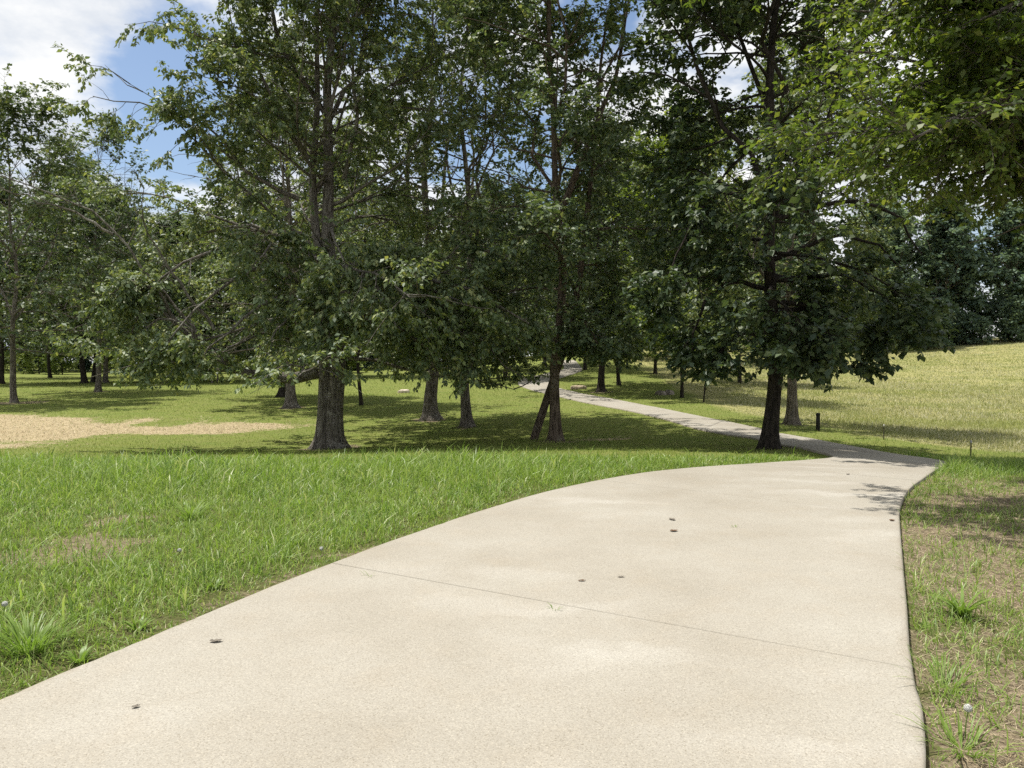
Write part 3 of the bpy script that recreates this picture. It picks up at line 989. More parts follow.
def plant_tree(meshes, loc, label, group=None, rz=0.0, scale=1.0, name='tree', cat='tree'):
    t = empty(name, loc, rz, scale)
    tag(t, label, cat, group)
    link('trunk', meshes[0], None, t)
    link('crown', meshes[1], None, t)
    return t


def pf(*kv):
    hs, rs = zip(*kv)
    return lambda h: float(np.interp(h, hs, rs))


# --- the big double-trunked tree left of centre
A0 = spot(328, 22)


def relA(u, v, d):
    return ((u - 512) / F * d - A0[0], d - A0[1], CAM_H - (v - HOR) / F * d - A0[2])


trA = tree_meshes('broad_tree', 3, 18.5, 0.29, 2.5, pf((2.5, 5.6), (4, 6.2), (6.5, 5.4), (9, 4.4), (13, 3.8), (18, 2.0)), nl=50, c2=11, c3=9, K=30, leaf=0.14, droop=0.7, ratio=0.28,
                  stems=[((-0.15, 0.0), (-0.012, 0.01), 0.21, 15.5), ((0.13, 0.05), (-0.002, 0.0), 0.26, 18.5)],
                  el=(0.05, 1.15), curl=(-0.55, 0.3), bark_m='beech_bark', thin_above=(7.5, 0.34), browse=1.85, gaps=0.41,
                  extra=[([relA(318, 345, 22), relA(268, 332, 20.8), relA(228, 348, 20), relA(205, 374, 19.6)], 0.06, 0.012),
                         ([relA(240, 371, 21.4), relA(215, 348, 20.4), relA(180, 345, 19.6), relA(150, 366, 19)], 0.06, 0.012),
                         ([relA(208, 352, 21), relA(190, 325, 20.4), relA(160, 318, 20), relA(125, 345, 19.8)], 0.06, 0.012),
                         ([relA(176, 322, 20.6), relA(160, 290, 20.2), relA(130, 280, 20), relA(100, 305, 19.8)], 0.06, 0.012),
                         ([relA(310, 160, 21.8), relA(285, 125, 21.4), relA(262, 70, 21), relA(238, 20, 20.8)], 0.08, 0.01),
                         ([relA(300, 200, 21.6), relA(250, 175, 20.8), relA(205, 120, 20.2), relA(165, 112, 19.8)], 0.07, 0.01),
                         ([relA(250, 175, 20.8), relA(200, 130, 20.4), relA(150, 105, 20), relA(95, 100, 19.8)], 0.04, 0.01),
                         ([relA(318, 372, 22), relA(292, 377, 21.9), relA(268, 378, 21.7), relA(240, 372, 21.4), relA(208, 352, 21), relA(176, 322, 20.6), relA(150, 300, 20.2)], 0.18, 0.04),
                         ([relA(265, 377, 21.7), relA(264, 381, 21.6), relA(262, 386, 21.5)], 0.11, 0.03),
                         ([relA(338, 300, 22), relA(335, 288, 20.2), relA(322, 322, 18.4)], 0.07, 0.015),
                         ([relA(325, 290, 22), relA(250, 268, 20.6), relA(200, 305, 19.6), relA(160, 352, 18.9)], 0.07, 0.015),
                         ([relA(320, 310, 22), relA(270, 298, 20.2), relA(222, 335, 19.3), relA(196, 368, 18.9)], 0.07, 0.015),
                         ([relA(322, 270, 22), relA(240, 240, 21), relA(170, 270, 20.4), relA(130, 330, 20)], 0.07, 0.015),
                         ([relA(322, 262, 22), relA(260, 225, 22), relA(190, 235, 22.2), relA(150, 285, 22.4)], 0.07, 0.015),
                         ([relA(338, 320, 22), relA(380, 312, 20.4), relA(420, 345, 19.4), relA(440, 365, 19)], 0.07, 0.015),
                         ([relA(338, 300, 22), relA(420, 285, 21), relA(480, 310, 20.4), relA(520, 350, 20)], 0.07, 0.015),

                         ([relA(328, 322, 22), relA(300, 304, 20.2), relA(272, 340, 18.6)], 0.07, 0.015),
                         ([relA(340, 280, 22), relA(372, 272, 19.8), relA(398, 325, 18.2)], 0.07, 0.015),
                         ([relA(332, 240, 22), relA(330, 230, 20), relA(345, 262, 18.4)], 0.06, 0.015),
                         ([relA(330, 250, 22), relA(280, 236, 20), relA(245, 275, 18.8)], 0.06, 0.015),
                         ([relA(240, 372, 21.4), relA(200, 368, 20.6), relA(160, 362, 19.8), relA(130, 372, 19.2)], 0.06, 0.02),
                         ([relA(340, 330, 22), relA(390, 318, 21), relA(450, 330, 20), relA(505, 352, 19.4)], 0.10, 0.02),
                         ([relA(340, 300, 22), relA(400, 270, 20.6), relA(470, 290, 19.4), relA(530, 325, 18.8)], 0.10, 0.02)],
                  dead=[([relA(205, 345, 20.8), relA(170, 300, 20.5), relA(140, 262, 20.2), relA(100, 216, 20), relA(50, 193, 19.8), relA(0, 176, 19.6)], 0.045, 0.012),
                        ([relA(115, 235, 20.1), relA(80, 215, 20), relA(40, 200, 19.7), relA(-5, 190, 19.5)], 0.04, 0.008),
                        ([relA(215, 330, 20.6), relA(165, 265, 20), relA(143, 222, 19.6), relA(146, 190, 19.4)], 0.05, 0.008),
                        ([relA(345, 180, 21.7), relA(360, 110, 21.2), relA(352, 60, 21), relA(362, 0, 20.8)], 0.07, 0.015)])
plant_tree(trA, A0, 'broad double-trunked tree with a heavy low limb reaching left over the shaded lawn', name='broad_tree')

# --- the tall brown trunk with a dark second stem, centre
B0 = spot(556, 21)
trB = tree_meshes('tall_tree', 14, 17.5, 0.27, 3.6, pf((3, 2.4), (6, 3.2), (9, 3.2), (13, 2.6), (17, 1.3)), nl=42, c2=11, c3=9, K=25, leaf=0.14, droop=0.4, ratio=0.33, leaders=3, thin_above=(6.2, 0.48), browse=2.0, gaps=0.44,
                  stems=[((0, 0), (-0.003, 0), 0.150, 17.0)], el=(0.15, 1.0), curl=(-0.3, 0.4), bark_m='brown_bark', leaf_m='leaf', flare=0.8,
                  extra=[([(-0.66, 1.0, -0.3), (-0.54, 0.95, 0.15), (-0.20, 0.85, 1.1), (0.24, 0.75, 2.4), (0.7, 0.7, 4.6), (1.1, 0.6, 8.0), (1.5, 0.6, 12.0)], 0.125, 0.03), ([(0, 0, 6.0), (0.8, 0.2, 8.0), (1.7, 0.4, 10.2), (2.1, 0.5, 12.5)], 0.10, 0.03), ([(0.05, 0.5, 3.1), (0.6, 0.3, 2.9), (1.1, 0.1, 2.5), (1.6, -0.1, 2.35)], 0.04, 0.012), ([(0.0, 0.2, 3.6), (0.5, -0.6, 3.4), (0.9, -1.2, 2.9), (1.0, -1.6, 2.5)], 0.04, 0.012)])
plant_tree(trB, B0, 'tall tree with a brown flared trunk and a dark leaning second stem at centre', name='tall_tree')

# --- dark oak inside the bend of the path
C0 = spot(770, 17)


def relC(u, v, d):
    return ((u - 512) / F * d - C0[0], d - C0[1], CAM_H - (v - HOR) / F * d - C0[2])


trC = tree_meshes('oak_tree', 25, 16.5, 0.165, 2.9, pf((3, 2.4), (5, 3.3), (8, 3.6), (12, 2.9), (16, 1.5)), nl=54, c2=11, c3=9, K=23, leaf=0.155, droop=0.35, ratio=0.33, leaders=5, browse=1.4, thin_above=(6.8, 0.34), gaps=0.43,
                  lean=(0.006, 0), el=(-0.05, 1.0), curl=(-0.6, 0.4), bark_m='dark_bark', leaf_m='oak_leaf', flare=0.75,
                  extra=[([relC(770, 330, 17), relC(735, 335, 16.6), relC(710, 365, 16.3), relC(702, 400, 16.2)], 0.06, 0.015),
                         ([relC(772, 300, 17), relC(820, 310, 16.5), relC(850, 340, 16.2), relC(862, 365, 16)], 0.06, 0.015),
                         ([relC(772, 280, 17), relC(840, 275, 17), relC(890, 300, 17), relC(895, 305, 17)], 0.07, 0.015),
                         ([relC(772, 310, 17), relC(820, 305, 16.9), relC(850, 320, 16.7), relC(875, 335, 16.5)], 0.06, 0.015),
                         ([relC(772, 260, 17), relC(830, 235, 16.6), relC(870, 240, 16.3), relC(905, 272, 16.2)], 0.06, 0.015),
                         ([relC(770, 210, 17), relC(720, 190, 16.8), relC(690, 220, 16.6), relC(668, 275, 16.4)], 0.06, 0.015),
                         ([relC(770, 290, 17), relC(730, 280, 17), relC(702, 305, 16.8), relC(690, 350, 16.6)], 0.06, 0.015),
                         ([relC(772, 330, 17), relC(790, 330, 16), relC(815, 350, 15.4), relC(822, 345, 15.2)], 0.06, 0.015),
                         ([relC(772, 220, 17), relC(850, 200, 17.2), relC(895, 215, 17.3), relC(920, 255, 17.4)], 0.07, 0.015)])
plant_tree(trC, C0, 'dark oak on the grass point inside the path bend, low boughs drooping both sides', name='oak_tree')

# --- the tree off the right edge whose boughs hang into the picture
D0 = (8.9, 9.6, float(gz(8.9, 9.6)))
ov = []
for (u, v, d, zt) in ((800, 165, 8.9, 4.0), (860, 205, 8.6, 3.6), (920, 190, 8.2, 3.8), (900, 120, 9.0, 4.8), (880, 60, 9.4, 5.6), (960, 60, 8.2, 5.6), (840, 15, 9.6, 6.4), (950, 212, 9.2, 4.0),
                     (990, 140, 7.6, 4.6), (930, 10, 8.6, 6.2), (1010, 30, 7.6, 5.4), (850, 130, 9.4, 4.6), (1010, 200, 8.6, 4.2), (905, 165, 7.4, 4.4), (985, 95, 9.6, 5.0)):
    tip = ((u - 512) / F * d - D0[0], d - D0[1], CAM_H - (v - 28 - HOR) / F * d - D0[2])
    ov.append(([(0, 0, zt - 1.0), (tip[0] * 0.35, tip[1] * 0.3, zt + 0.1), (tip[0] * 0.7, tip[1] * 0.7, (zt + tip[2]) / 2 + 0.45), tip], 0.07, 0.012))
for (wx, wy, wz) in ((4.4, 10.6, 5.4), (5.4, 11.0, 5.0), (6.4, 10.8, 5.0), (5.2, 9.9, 6.2), (6.0, 9.4, 6.6), (7.0, 11.4, 5.8), (4.8, 11.6, 6.4), (5.8, 12.0, 5.4), (2.4, 9.0, 6.3), (2.8, 8.3, 6.1), (3.4, 9.3, 6.2), (2.5, 10.2, 6.7), (3.6, 10.5, 6.8), (3.4, 7.9, 6.0), (4.4, 8.6, 6.2), (4.6, 9.8, 6.6)):  # boughs added to shade the verge, the leftmost unseen above the frame
    tip = (wx - D0[0], wy - D0[1], wz + 0.5 - D0[2])
    ov.append(([(0, 0, wz - 1.2), (tip[0] * 0.4, tip[1] * 0.3, wz - 0.2), (tip[0] * 0.75, tip[1] * 0.75, wz + 0.25), tip], 0.06, 0.012))
trD = tree_meshes('overhanging_tree', 36, 11, 0.26, 3.6, pf((3, 1.6), (6, 2.4), (9, 2.2), (11, 1.0)), nl=18, c2=15, c3=12, K=21, leaf=0.09, droop=0.3, leaf_m='light_leaf', ratio=0.28, leaders=2,
                  extra=ov, el=(0.1, 1.0), curl=(-0.2, 0.2), twig=0.6, browse=3.4)
plant_tree(trD, D0, 'tree at the right edge whose bright green boughs hang over the path', name='overhanging_tree')

# --- trees of the grove behind (u, distance, seed, height, trunk radius, crown base, crown radius, bark, leaf, label)
GROVE = [
    (430, 30, 41, 17.5, 0.33, 3.6, 4.6, 'bark', 'leaf', 'stout grey trunk standing alone in deep shade, right of the double-trunked tree', 0.9),
    (467, 27, 42, 17.0, 0.22, 3.2, 4.2, 'bark', 'leaf', 'slender straight grey trunk just right of the stout grey trunk', 0.7),
    (291, 36, 43, 16, 0.30, 3.4, 4.4, 'bark', 'leaf', 'flared grey trunk seen under the low limb of the double-trunked tree', 1.0),
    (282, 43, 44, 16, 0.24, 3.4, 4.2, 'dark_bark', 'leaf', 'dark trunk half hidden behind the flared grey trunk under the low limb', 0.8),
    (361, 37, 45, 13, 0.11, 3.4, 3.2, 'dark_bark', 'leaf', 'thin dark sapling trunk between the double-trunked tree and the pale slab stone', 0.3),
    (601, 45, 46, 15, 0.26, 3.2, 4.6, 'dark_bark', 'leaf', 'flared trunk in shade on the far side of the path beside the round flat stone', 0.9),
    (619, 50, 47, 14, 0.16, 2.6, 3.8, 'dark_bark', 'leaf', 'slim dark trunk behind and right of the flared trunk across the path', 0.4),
    (682, 40, 48, 14, 0.11, 2.7, 3.2, 'dark_bark', 'light_leaf', 'thin black trunk beside the mottled rocks at the meadow edge', 0.3),
    (792, 26, 49, 13, 0.22, 3.8, 3.3, 'pale_bark', 'leaf', 'pale grey trunk right behind the dark oak, left of the short black post', 0.7),
    (14, 40, 50, 15.5, 0.20, 3.2, 4.8, 'bark', 'leaf', 'grey trunk nearest the straw patch at the left edge of the picture', 0.5),
    (98, 50, 51, 16, 0.22, 3.2, 4.6, 'bark', 'leaf', 'grey-topped trunk standing in front of the three dark trunks at left', 0.4),
    (84, 64, 52, 15, 0.30, 3.4, 4.8, 'dark_bark', 'leaf', 'leftmost dark trunk of the three behind the grey-topped trunk', 0.5),
    (94, 67, 53, 15, 0.26, 3.4, 4.6, 'dark_bark', 'leaf', 'middle dark trunk of the three behind the grey-topped trunk', 0.5),
    (105, 66, 54, 15, 0.25, 3.4, 4.8, 'bark', 'leaf', 'rightmost and greyest trunk of the three behind the grey-topped trunk', 0.4),
    (1, 62, 55, 15, 0.28, 3.2, 4.8, 'dark_bark', 'leaf', 'dark trunk cut by the left edge of the picture', 0.5),
    (182, 72, 56, 14, 0.26, 3.0, 4.6, 'dark_bark', 'leaf', 'left dark trunk of the short pair far back on the lawn', 0.4),
    (190, 73, 57, 14, 0.24, 3.0, 4.6, 'dark_bark', 'leaf', 'right dark trunk of the short pair far back on the lawn', 0.4),
    (212, 68, 58, 11, 0.09, 2.6, 3.6, 'bark', 'leaf', 'thin sapling on the far lawn left of the low limb', 0.3),
    (218, 69, 59, 11, 0.09, 2.6, 3.6, 'bark', 'leaf', 'second thin sapling on the far lawn, closest to the low limb', 0.3),
    (505, 60, 60, 14, 0.22, 3.2, 4.4, 'dark_bark', 'leaf', 'dark trunk far behind the slender trunk where the path bends away', 0.5),
    (655, 62, 61, 12, 0.16, 1.9, 4.0, 'dark_bark', 'light_leaf', 'bushy low tree at the meadow edge beyond the mottled rocks', 0.4),
    (740, 52, 62, 11, 0.16, 2.2, 3.6, 'dark_bark', 'leaf', 'round-headed tree in the meadow behind the dark oak', 0.4),
    (470, 76, 64, 15, 0.22, 2.6, 5.0, 'dark_bark', 'leaf', 'tall far tree standing behind the slender grey trunk', 0.4),
    (395, 74, 65, 15, 0.22, 2.6, 5.0, 'dark_bark', 'leaf', 'far tree on the lawn behind the pale slab stone', 0.4),
    (325, 80, 66, 15, 0.22, 2.4, 5.0, 'dark_bark', 'leaf', 'far tree hidden behind the double-trunked tree', 0.4),
    (250, 82, 67, 15, 0.22, 2.2, 5.2, 'dark_bark', 'leaf', 'far tree above the low limb of the double-trunked tree', 0.4),
    (140, 84, 68, 15, 0.22, 2.4, 5.0, 'dark_bark', 'leaf', 'far tree between the three dark trunks and the short pair', 0.4),
    (50, 78, 69, 15, 0.22, 2.4, 5.0, 'dark_bark', 'leaf', 'far tree seen between the left edge trunk and the three dark trunks', 0.4),
    (585, 70, 70, 14, 0.20, 2.6, 5.0, 'dark_bark', 'leaf', 'far tree over the path end left of the flared trunk in shade', 0.4),
    (640, 84, 90, 14, 0.20, 1.8, 5.0, 'dark_bark', 'leaf', 'far tree beyond the bushy low tree at the meadow edge', 0.4),
    (700, 76, 91, 13, 0.20, 1.8, 4.6, 'dark_bark', 'leaf', 'far meadow tree behind the thin black trunk', 0.4),
    (545, 78, 63, 14, 0.22, 2.6, 4.8, 'dark_bark', 'leaf', 'far tree behind the path where it leaves over the rise', 0.4),
]
for (u, d, seed, H, r0, cb, cr_, bk, lf, label, fl) in GROVE:
    near = d < 40
    cb -= 0.5
    pr = pf((cb - 0.5, cr_ * 0.9), (cb + 2, cr_ * 1.1), (H * 0.55, cr_), (H, cr_ * 0.35)) if near else pf((cb - 0.5, cr_ * 0.95), (cb + 2, cr_ * 1.2), (H * 0.6, cr_ * 1.2), (H * 0.85, cr_ * 0.8), (H, cr_ * 0.3))
    tm = tree_meshes('grove_tree', seed, H, r0 * 0.78, cb, pr, nl=44 if near else 44, c2=10 if near else 9, c3=8 if near else 6, K=22 if near else 15,
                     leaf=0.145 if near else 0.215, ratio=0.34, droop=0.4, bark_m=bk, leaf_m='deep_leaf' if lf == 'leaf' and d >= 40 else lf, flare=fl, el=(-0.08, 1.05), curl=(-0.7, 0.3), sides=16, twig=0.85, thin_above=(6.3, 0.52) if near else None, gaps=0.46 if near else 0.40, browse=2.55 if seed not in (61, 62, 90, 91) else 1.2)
    plant_tree(tm, spot(u, d), label, 'trees of the shaded grove', name='grove_tree')

# --- wood behind: three builds, copied
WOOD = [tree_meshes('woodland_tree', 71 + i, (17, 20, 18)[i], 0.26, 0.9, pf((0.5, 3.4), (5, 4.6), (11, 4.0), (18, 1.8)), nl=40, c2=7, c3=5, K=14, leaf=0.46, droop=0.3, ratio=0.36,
                    bark_m='pale_bark' if i == 0 else 'dark_bark', leaf_m='hazed_leaf', el=(-0.1, 1.1), curl=(-0.3, 0.3), sides=10, twig=1.1, browse=0.4, gaps=0.36) for i in range(3)]
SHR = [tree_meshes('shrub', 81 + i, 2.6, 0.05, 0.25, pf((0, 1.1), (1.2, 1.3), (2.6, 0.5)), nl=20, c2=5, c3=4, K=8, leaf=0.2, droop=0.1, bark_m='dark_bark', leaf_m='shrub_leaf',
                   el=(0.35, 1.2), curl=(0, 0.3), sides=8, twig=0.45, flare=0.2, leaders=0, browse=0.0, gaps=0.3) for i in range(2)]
SHR_DARK = tree_meshes('shrub', 95, 2.6, 0.05, 0.25, pf((0, 1.1), (1.2, 1.3), (2.6, 0.5)), nl=20, c2=5, c3=4, K=8, leaf=0.24, droop=0.1, bark_m='dark_bark', leaf_m='hazed_leaf',
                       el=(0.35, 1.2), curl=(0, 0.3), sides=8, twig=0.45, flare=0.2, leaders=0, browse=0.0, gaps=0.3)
proto = {}
r_ = np.random.default_rng(99)


def grow_copy(pool, key, x, y, label, group, s, name, cat):
    k = int(r_.integers(0, len(pool)))
    loc = (x, y, float(gz(x, y)) - 0.05)
    rz = r_.uniform(0, 6.28)
    if (key, k) not in proto:
        proto[(key, k)] = plant_tree(pool[k], loc, label, group, rz, s, name, cat)
        return
    src = proto[(key, k)]
    c = src.copy()
    COL.objects.link(c)
    c.location, c.rotation_euler, c.scale = loc, (0, 0, rz), (s, s, s)
    c['label'], c['group'] = label, group
    for ch in list(src.children):
        d = ch.copy()
        COL.objects.link(d)
        d.parent = c


for i, x in enumerate(np.arange(16, 100, 3.4)):
    grow_copy(WOOD, 'w', x + r_.normal(0, 1), 101 + (i % 3) * 5 + r_.normal(0, 1), 'dark green tree in the wood along the top of the meadow', 'trees of the wood above the meadow', r_.uniform(0.85, 1.1), 'woodland_tree', 'tree')
for i, x in enumerate(np.arange(-98, 18, 4.2)):
    grow_copy(WOOD, 'w', x + r_.normal(0, 1), 100 + (i % 3) * 5 + r_.normal(0, 1), 'distant tree in the wood beyond the far edge of the lawn', 'trees of the wood beyond the lawn', r_.uniform(0.8, 1.0), 'woodland_tree', 'tree')
for i, x in enumerate(np.arange(-62, 6, 3.4)):
    grow_copy(SHR, 's', x + r_.normal(0, 0.6), 92 + r_.normal(0, 1.2), 'pale green shrub at the far edge of the lawn', 'shrubs along the far edge of the lawn', r_.uniform(0.8, 1.5), 'shrub', 'shrub')
for i, x in enumerate(np.arange(24, 80, 2.3)):
    grow_copy([SHR_DARK], 'd', x + r_.normal(0, 0.8), 98.5 + r_.normal(0, 0.9), 'low shrub under the wood at the top of the meadow', 'shrubs under the wood above the meadow', r_.uniform(0.9, 2.0), 'shrub', 'shrub')


# ------------------------------------------------------------------ small things
def simple_mat(name, c0, c1, scale, rough=0.8):
    m, t = new_mat(name)
    tcn = t.nodes.new('ShaderNodeTexCoord')
    n = noise(t, tcn.outputs['Object'], scale, 6.0, 0.65)
    out_surface(t, bsdf(t, ramp(t, [(0.32, c0), (0.66, c1)], n).outputs[0], rough, bump(t, n, 0.5, 0.02), 0.25))
    return m


M['tar'] = simple_mat('black post paint', (0.012, 0.012, 0.011), (0.03, 0.028, 0.026), 14)
M['cap'] = simple_mat('pale stake top', (0.35, 0.34, 0.32), (0.55, 0.53, 0.5), 20)
M['rust'] = simple_mat('dark stake metal', (0.035, 0.03, 0.026), (0.09, 0.075, 0.06), 30)
M['pale_stone'] = simple_mat('pale stone', (0.36, 0.29, 0.21), (0.62, 0.55, 0.44), 5)
M['tan_stone'] = simple_mat('tan stone', (0.20, 0.15, 0.10), (0.44, 0.36, 0.25), 6)
M['grey_stone'] = simple_mat('mottled stone', (0.06, 0.05, 0.045), (0.34, 0.29, 0.24), 5)
M['dead_leaf'] = simple_mat('dead leaf', (0.06, 0.035, 0.02), (0.17, 0.10, 0.055), 40)
M['crumb'] = simple_mat('grey crumb', (0.10, 0.09, 0.075), (0.22, 0.19, 0.15), 60)
M['seed'] = leafy('seed fluff', [(0.0, (0.75, 0.75, 0.7)), (1.0, (0.9, 0.9, 0.86))], 0.45, (1, 1, 1), 0.8, 0.1, (9, 0.4, 0.6, (0.8, 0.8, 0.75), 0.3))
M['stalk'] = simple_mat('green stalk', (0.10, 0.16, 0.03), (0.18, 0.25, 0.06), 30)


def lathe(prof, k=16):
    """prof: (radius, z) list -> verts, quads"""
    th = np.arange(k) * 2 * np.pi / k
    V = np.array([[(r * math.cos(a), r * math.sin(a), z) for a in th] for (r, z) in prof]).reshape(-1, 3)
    Q = [[i * k + j, i * k + (j + 1) % k, (i + 1) * k + (j + 1) % k, (i + 1) * k + j] for i in range(len(prof) - 1) for j in range(k)]
    return V, Q


# short black wooden post with a chamfered cap
loc = spot(818.5, 23.5)
t = tag(empty('post', loc, 0.3), 'short black square post in the shade between path and meadow', 'post')
g = Geo()
hw = 0.055
v, q = lathe([(0.001, -0.25), (hw * 1.414, -0.25), (hw * 1.414, 0.42), (hw * 1.30, 0.435), (hw * 1.30, 0.455), (hw * 1.414, 0.47), (hw * 1.414, 0.50)], 4)
g.add(v, q)
link('shaft', g.mesh('post_shaft'), M['tar'], t)
g = Geo()
v, q = lathe([(hw * 1.5, 0.502), (hw * 1.5, 0.535), (hw * 0.9, 0.562), (0.001, 0.566)], 4)
g.add(v, q)
link('cap', g.mesh('post_cap'), M['tar'], t)

# two thin stakes at the meadow edge
for (u, d, hgt, label) in ((972, 16.6, 0.46, 'thin dark stake with a pale top at the meadow edge, right of the path end'),
                           (884.5, 21.0, 0.42, 'thin dark stake in the shaded meadow edge, right of the short black post')):
    t = tag(empty('stake', spot(u, d), 0.5), label, 'stake', 'stakes along the meadow edge')
    g = Geo()
    v, q = lathe([(0.001, -0.2), (0.013, -0.2), (0.014, hgt * 0.5), (0.013, hgt * 0.86)], 8); g.add(v, q)
    link('rod', g.mesh('stake_rod'), M['rust'], t)
    g = Geo()
    v, q = lathe([(0.014, hgt * 0.862), (0.021, hgt * 0.88), (0.021, hgt * 0.985), (0.012, hgt), (0.001, hgt + 0.002)], 8); g.add(v, q)
    link('cap', g.mesh('stake_cap'), M['cap'], t)


def rock_mesh(name, sx, sy, sz, seed, k=22, n=12, power=0.7):
    r = np.random.default_rng(seed)
    V = []
    ph = r.uniform(0, 6.28, 8)
    for i in range(n):
        e = -0.35 + (math.pi / 2 + 0.35) * i / (n - 1)
        for j in range(k):
            a = 2 * math.pi * j / k
            rr = 1 + 0.10 * math.sin(2 * a + ph[0]) + 0.07 * math.sin(3 * a + ph[1] + e) + 0.05 * math.sin(5 * a + ph[2] - 2 * e) + r.normal(0, 0.012)
            ce, se = max(math.cos(e), 0.0) ** power, math.copysign(abs(math.sin(e)) ** power, math.sin(e))
            V.append((sx * rr * ce * math.cos(a), sy * rr * ce * math.sin(a), sz * se * (1 + 0.06 * math.sin(3 * a + ph[3]))))
    Q = [[i * k + j, i * k + (j + 1) % k, (i + 1) * k + (j + 1) % k, (i + 1) * k + j] for i in range(n - 1) for j in range(k)]
    return mesh_arrays(name, np.array(V), Q, None, True)


tag(link('stone', rock_mesh('flat_stone', 0.42, 0.28, 0.22, 5, power=0.5), M['pale_stone'], None, spot(404, 50)), 'pale slab stone lying on the sunlit lawn left of the stout grey trunk', 'stone')
tag(link('stone', rock_mesh('round_stone', 0.50, 0.42, 0.22, 6, power=0.45), M['tan_stone'], None, spot(578, 48)), 'round flat tan stone on the grass inside the far path curve', 'stone')
for k, (u, d, s, sd, lb) in enumerate(((661, 42, 0.24, 8, 'left dark rock of the mottled pair beside the thin black trunk'), (669, 42.3, 0.26, 9, 'right mottled rock of the pair beside the thin black trunk'))):
    tag(link('rock', rock_mesh('rock', s * 1.15, s, s * 1.0, sd), M['grey_stone'], None, spot(u, d, 0.0)), lb, 'rock', 'mottled rocks beside the far path')


# dead leaves and crumbs lying on the concrete
def curled_leaf(name, L, Wd, seed):
    r = np.random.default_rng(seed)
    curl, lobes = r.uniform(0.05, 0.35), (3, 1, 0.5, 2)[seed % 4]
    n = 13
    V, Q = [], []
    for i in range(n):
        s = i / (n - 1)
        w = Wd * math.sin(math.pi * min(s * 0.97 + 0.03, 1)) ** 0.8 * (1 + 0.15 * math.sin(s * lobes * 6.28)) * 0.5 + 0.002
        zc = L * curl * (s - 0.45) ** 2 + 0.006
        for sd in (-1, -0.5, 0, 0.5, 1):
            V.append((L * (s - 0.5), sd * w, zc + abs(sd) * w * 0.22 + r.normal(0, 0.0015)))
    for i in range(n - 1):
        for j in range(4):
            Q.append([i * 5 + j, i * 5 + j + 1, (i + 1) * 5 + j + 1, (i + 1) * 5 + j])
    me = mesh_arrays(name, np.array(V), Q, None, True)
    return me


def on_slab(u, v):
    p = ground_at(u, v)
    # the slab stands a little above the soil, so its hit lies slightly nearer
    k = 1 - thick / CAM_H
    x, y = p[0] * k, p[1] * k
    return (x, y, float(gz(x, y)) + thick)


for (u, v, L, Wd, rz, mt, sd, lb) in ((674, 532, 0.085, 0.05, 0.4, 'dead_leaf', 1, 'dark brown curled dead leaf in the middle of the path'),
                                      (672, 520, 0.10, 0.045, 1.9, 'crumb', 2, 'grey-green withered sprig just beyond the brown dead leaf'),
                                      (582, 582, 0.055, 0.022, 0.2, 'dead_leaf', 3, 'small dark dead leaf on the path just beyond the long joint'),
                                      (216, 643, 0.07, 0.035, 0.1, 'crumb', 4, 'flat grey dead leaf on the path near its left edge'),
                                      (621, 579, 0.05, 0.018, 0.0, 'crumb', 5, 'pale sliver of dry leaf right of the small dark leaf'),
                                      (136, 711, 0.035, 0.018, 0.6, 'crumb', 6, 'tiny dark crumb on the path nearest the camera at left'),
                                      (892, 521, 0.06, 0.05, 0.8, 'dead_leaf', 7, 'dark dead leaf at the shaded right edge of the path'),
                                      (848, 475, 0.08, 0.04, 0.8, 'crumb', 8, 'tiny dry leaf on the path before the shaded bend')):
    tag(link('dead_leaf', curled_leaf('dead_leaf', L, Wd, sd), M[mt], None, on_slab(u, v)), lb, 'leaf', 'dead leaves on the path').rotation_euler = (0, 0, rz)


# tufts of grass and weed
def tuft(name, loc, n, hgt, wd, spread, mat, label, cat='grass tuft', group=None, leanmu=0.8):
    r = np.random.default_rng(int(abs(loc[0] * 1000)) + n)
    az = r.uniform(0, 6.28, n)
    rad = spread * np.sqrt(r.random(n)) * 0.35
    h = hgt * r.uniform(0.5, 1.15, n)
    ln = np.clip(r.normal(leanmu, 0.22, n), 0.1, 1.05)
    V, Q, T = [(0, 0, -0.004)], [], []
    for i in range(n):
        c, s = math.cos(az[i]), math.sin(az[i])
        for k in range(1, 7):
            f = k / 6
            out = rad[i] + h[i] * ln[i] * f ** 1.5
            z = h[i] * (f - 0.45 * ln[i] * f ** 2.2) - 0.004
            w = wd * (0.55 + 0.9 * f) * (1 - f ** 2.5) * 0.5 + 0.0006
            V += [(c * out - s * w, s * out + c * w, z), (c * out + s * w, s * out - c * w, z)]
            b = 1 + i * 12 + (k - 2) * 2
            if k == 1: T.append([0, b + 3, b + 2])
            else: Q.append([b, b + 1, b + 3, b + 2])
    o = link(name, mesh_arrays(name, np.array(V), Q, T), mat, None, loc)
    return tag(o, label, cat, group)


def gspot(u, v):
    p = ground_at(u, v)
    return (p[0], p[1], float(gz(p[0], p[1])))


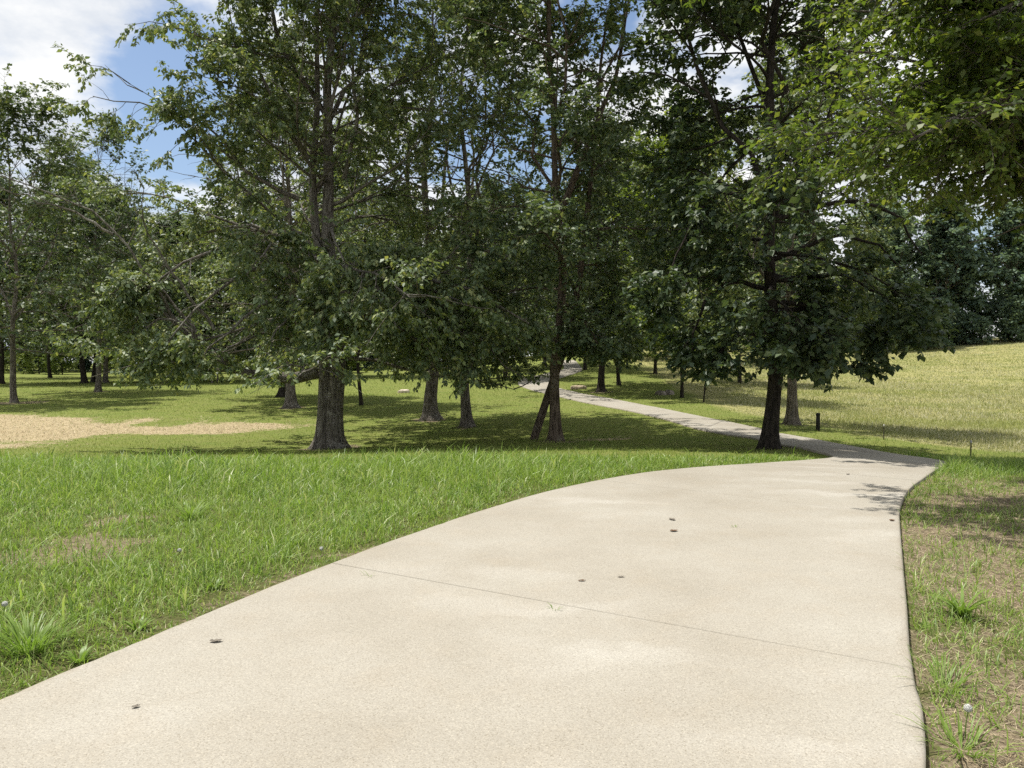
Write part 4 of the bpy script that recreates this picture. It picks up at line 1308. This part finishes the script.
for (u, v, n, hgt, lb) in ((370, 577, 5, 0.05, 'tiny grass sprout near the left end of the long path joint'), (555, 611, 9, 0.05, 'tiny grass sprout in the middle of the long path joint'),
                           (735, 527, 14, 0.028, 'flat grass sprout at the faint farther joint of the path')):
    tuft('grass_sprout', on_slab(u, v), n, hgt, 0.003, 0.12, M['grass'], lb, 'grass sprout', 'sprouts in the path joints')
tuft('weed', gspot(962, 617), 34, 0.22, 0.022, 0.10, M['grass'], 'bright green broad-leaved weed clump on the dry verge right of the path', 'weed')
tuft('grass_tuft', gspot(944, 690), 46, 0.17, 0.006, 0.35, M['grass'], 'long fine grass clump against the right edge of the path', 'grass tuft')
tuft('grass_tuft', gspot(962, 752), 50, 0.15, 0.006, 0.35, M['grass'], 'grass clump in the bottom right corner beside the path', 'grass tuft')
tuft('grass_tuft', gspot(30, 655), 150, 0.26, 0.007, 0.40, M['grass'], 'tall arching grass clump at the left edge of the picture', 'grass tuft')
tuft('grass_tuft', gspot(190, 520), 70, 0.28, 0.010, 0.35, M['grass'], 'tall pale grass clump on the left lawn before the double-trunked tree', 'grass tuft')
for (u, v, n, lb) in ((80, 664, 26, 'leafy weed clump at the left edge of the path, lowest in the picture'), (138, 632, 20, 'leafy weed clump a step up the left edge of the path'),
                      (215, 590, 22, 'leafy weed clump by the left edge halfway to the joint'), (300, 545, 18, 'leafy weed clump on the left lawn level with the long joint')):
    tuft('weed', gspot(u, v), n, 0.10, 0.018, 0.10, M['grass'], lb, 'weed', 'weeds along the left path edge', 0.8)


# dandelion clocks
def dandelion(u, v, hgt, label):
    loc = gspot(u, v)
    t = tag(empty('dandelion', loc), label, 'dandelion', 'dandelion seed heads')
    P = np.array([[(0, 0, -0.02), (0.004, 0.003, hgt * 0.5), (0.012, 0.002, hgt)]])
    v_, q_ = tubes(P, np.array([[0.0028, 0.0025, 0.0022]]), 6)
    link('stalk', mesh_arrays('dandelion_stalk', v_, q_, None, True), M['stalk'], t)
    r = np.random.default_rng(int(u))
    n = 420
    d = norm(r.normal(0, 1, (n, 3)))
    c = np.array([0.012, 0.002, hgt + 0.012])
    s = norm(np.cross(d, np.array([0.3, 0.5, 0.8]))) * 0.0065
    s2 = norm(np.cross(d, s)) * 0.0065
    tip = c + d * 0.016
    V = np.stack([c + d * 0.004, tip + s, tip - s * 0.5 + s2, tip - s * 0.5 - s2], 1).reshape(-1, 3)
    i = np.arange(n)[:, None] * 4
    T = np.concatenate([i + np.array([[0, 1, 2]]), i + np.array([[0, 2, 3]]), i + np.array([[0, 3, 1]]), i + np.array([[1, 2, 3]])])
    link('seed_head', mesh_arrays('dandelion_head', V, None, T), M['seed'], t)


dandelion(3, 624, 0.10, 'white dandelion clock at the extreme left edge of the picture')
dandelion(320, 556, 0.05, 'white seed head in the grass just above the left end of the joint')
dandelion(178, 560, 0.06, 'white seed head in the middle of the left lawn')
dandelion(965, 742, 0.12, 'dandelion clock on the dry verge at bottom right')

print('objects', len(bpy.data.objects), 'verts', sum(len(m.vertices) for m in bpy.data.meshes))
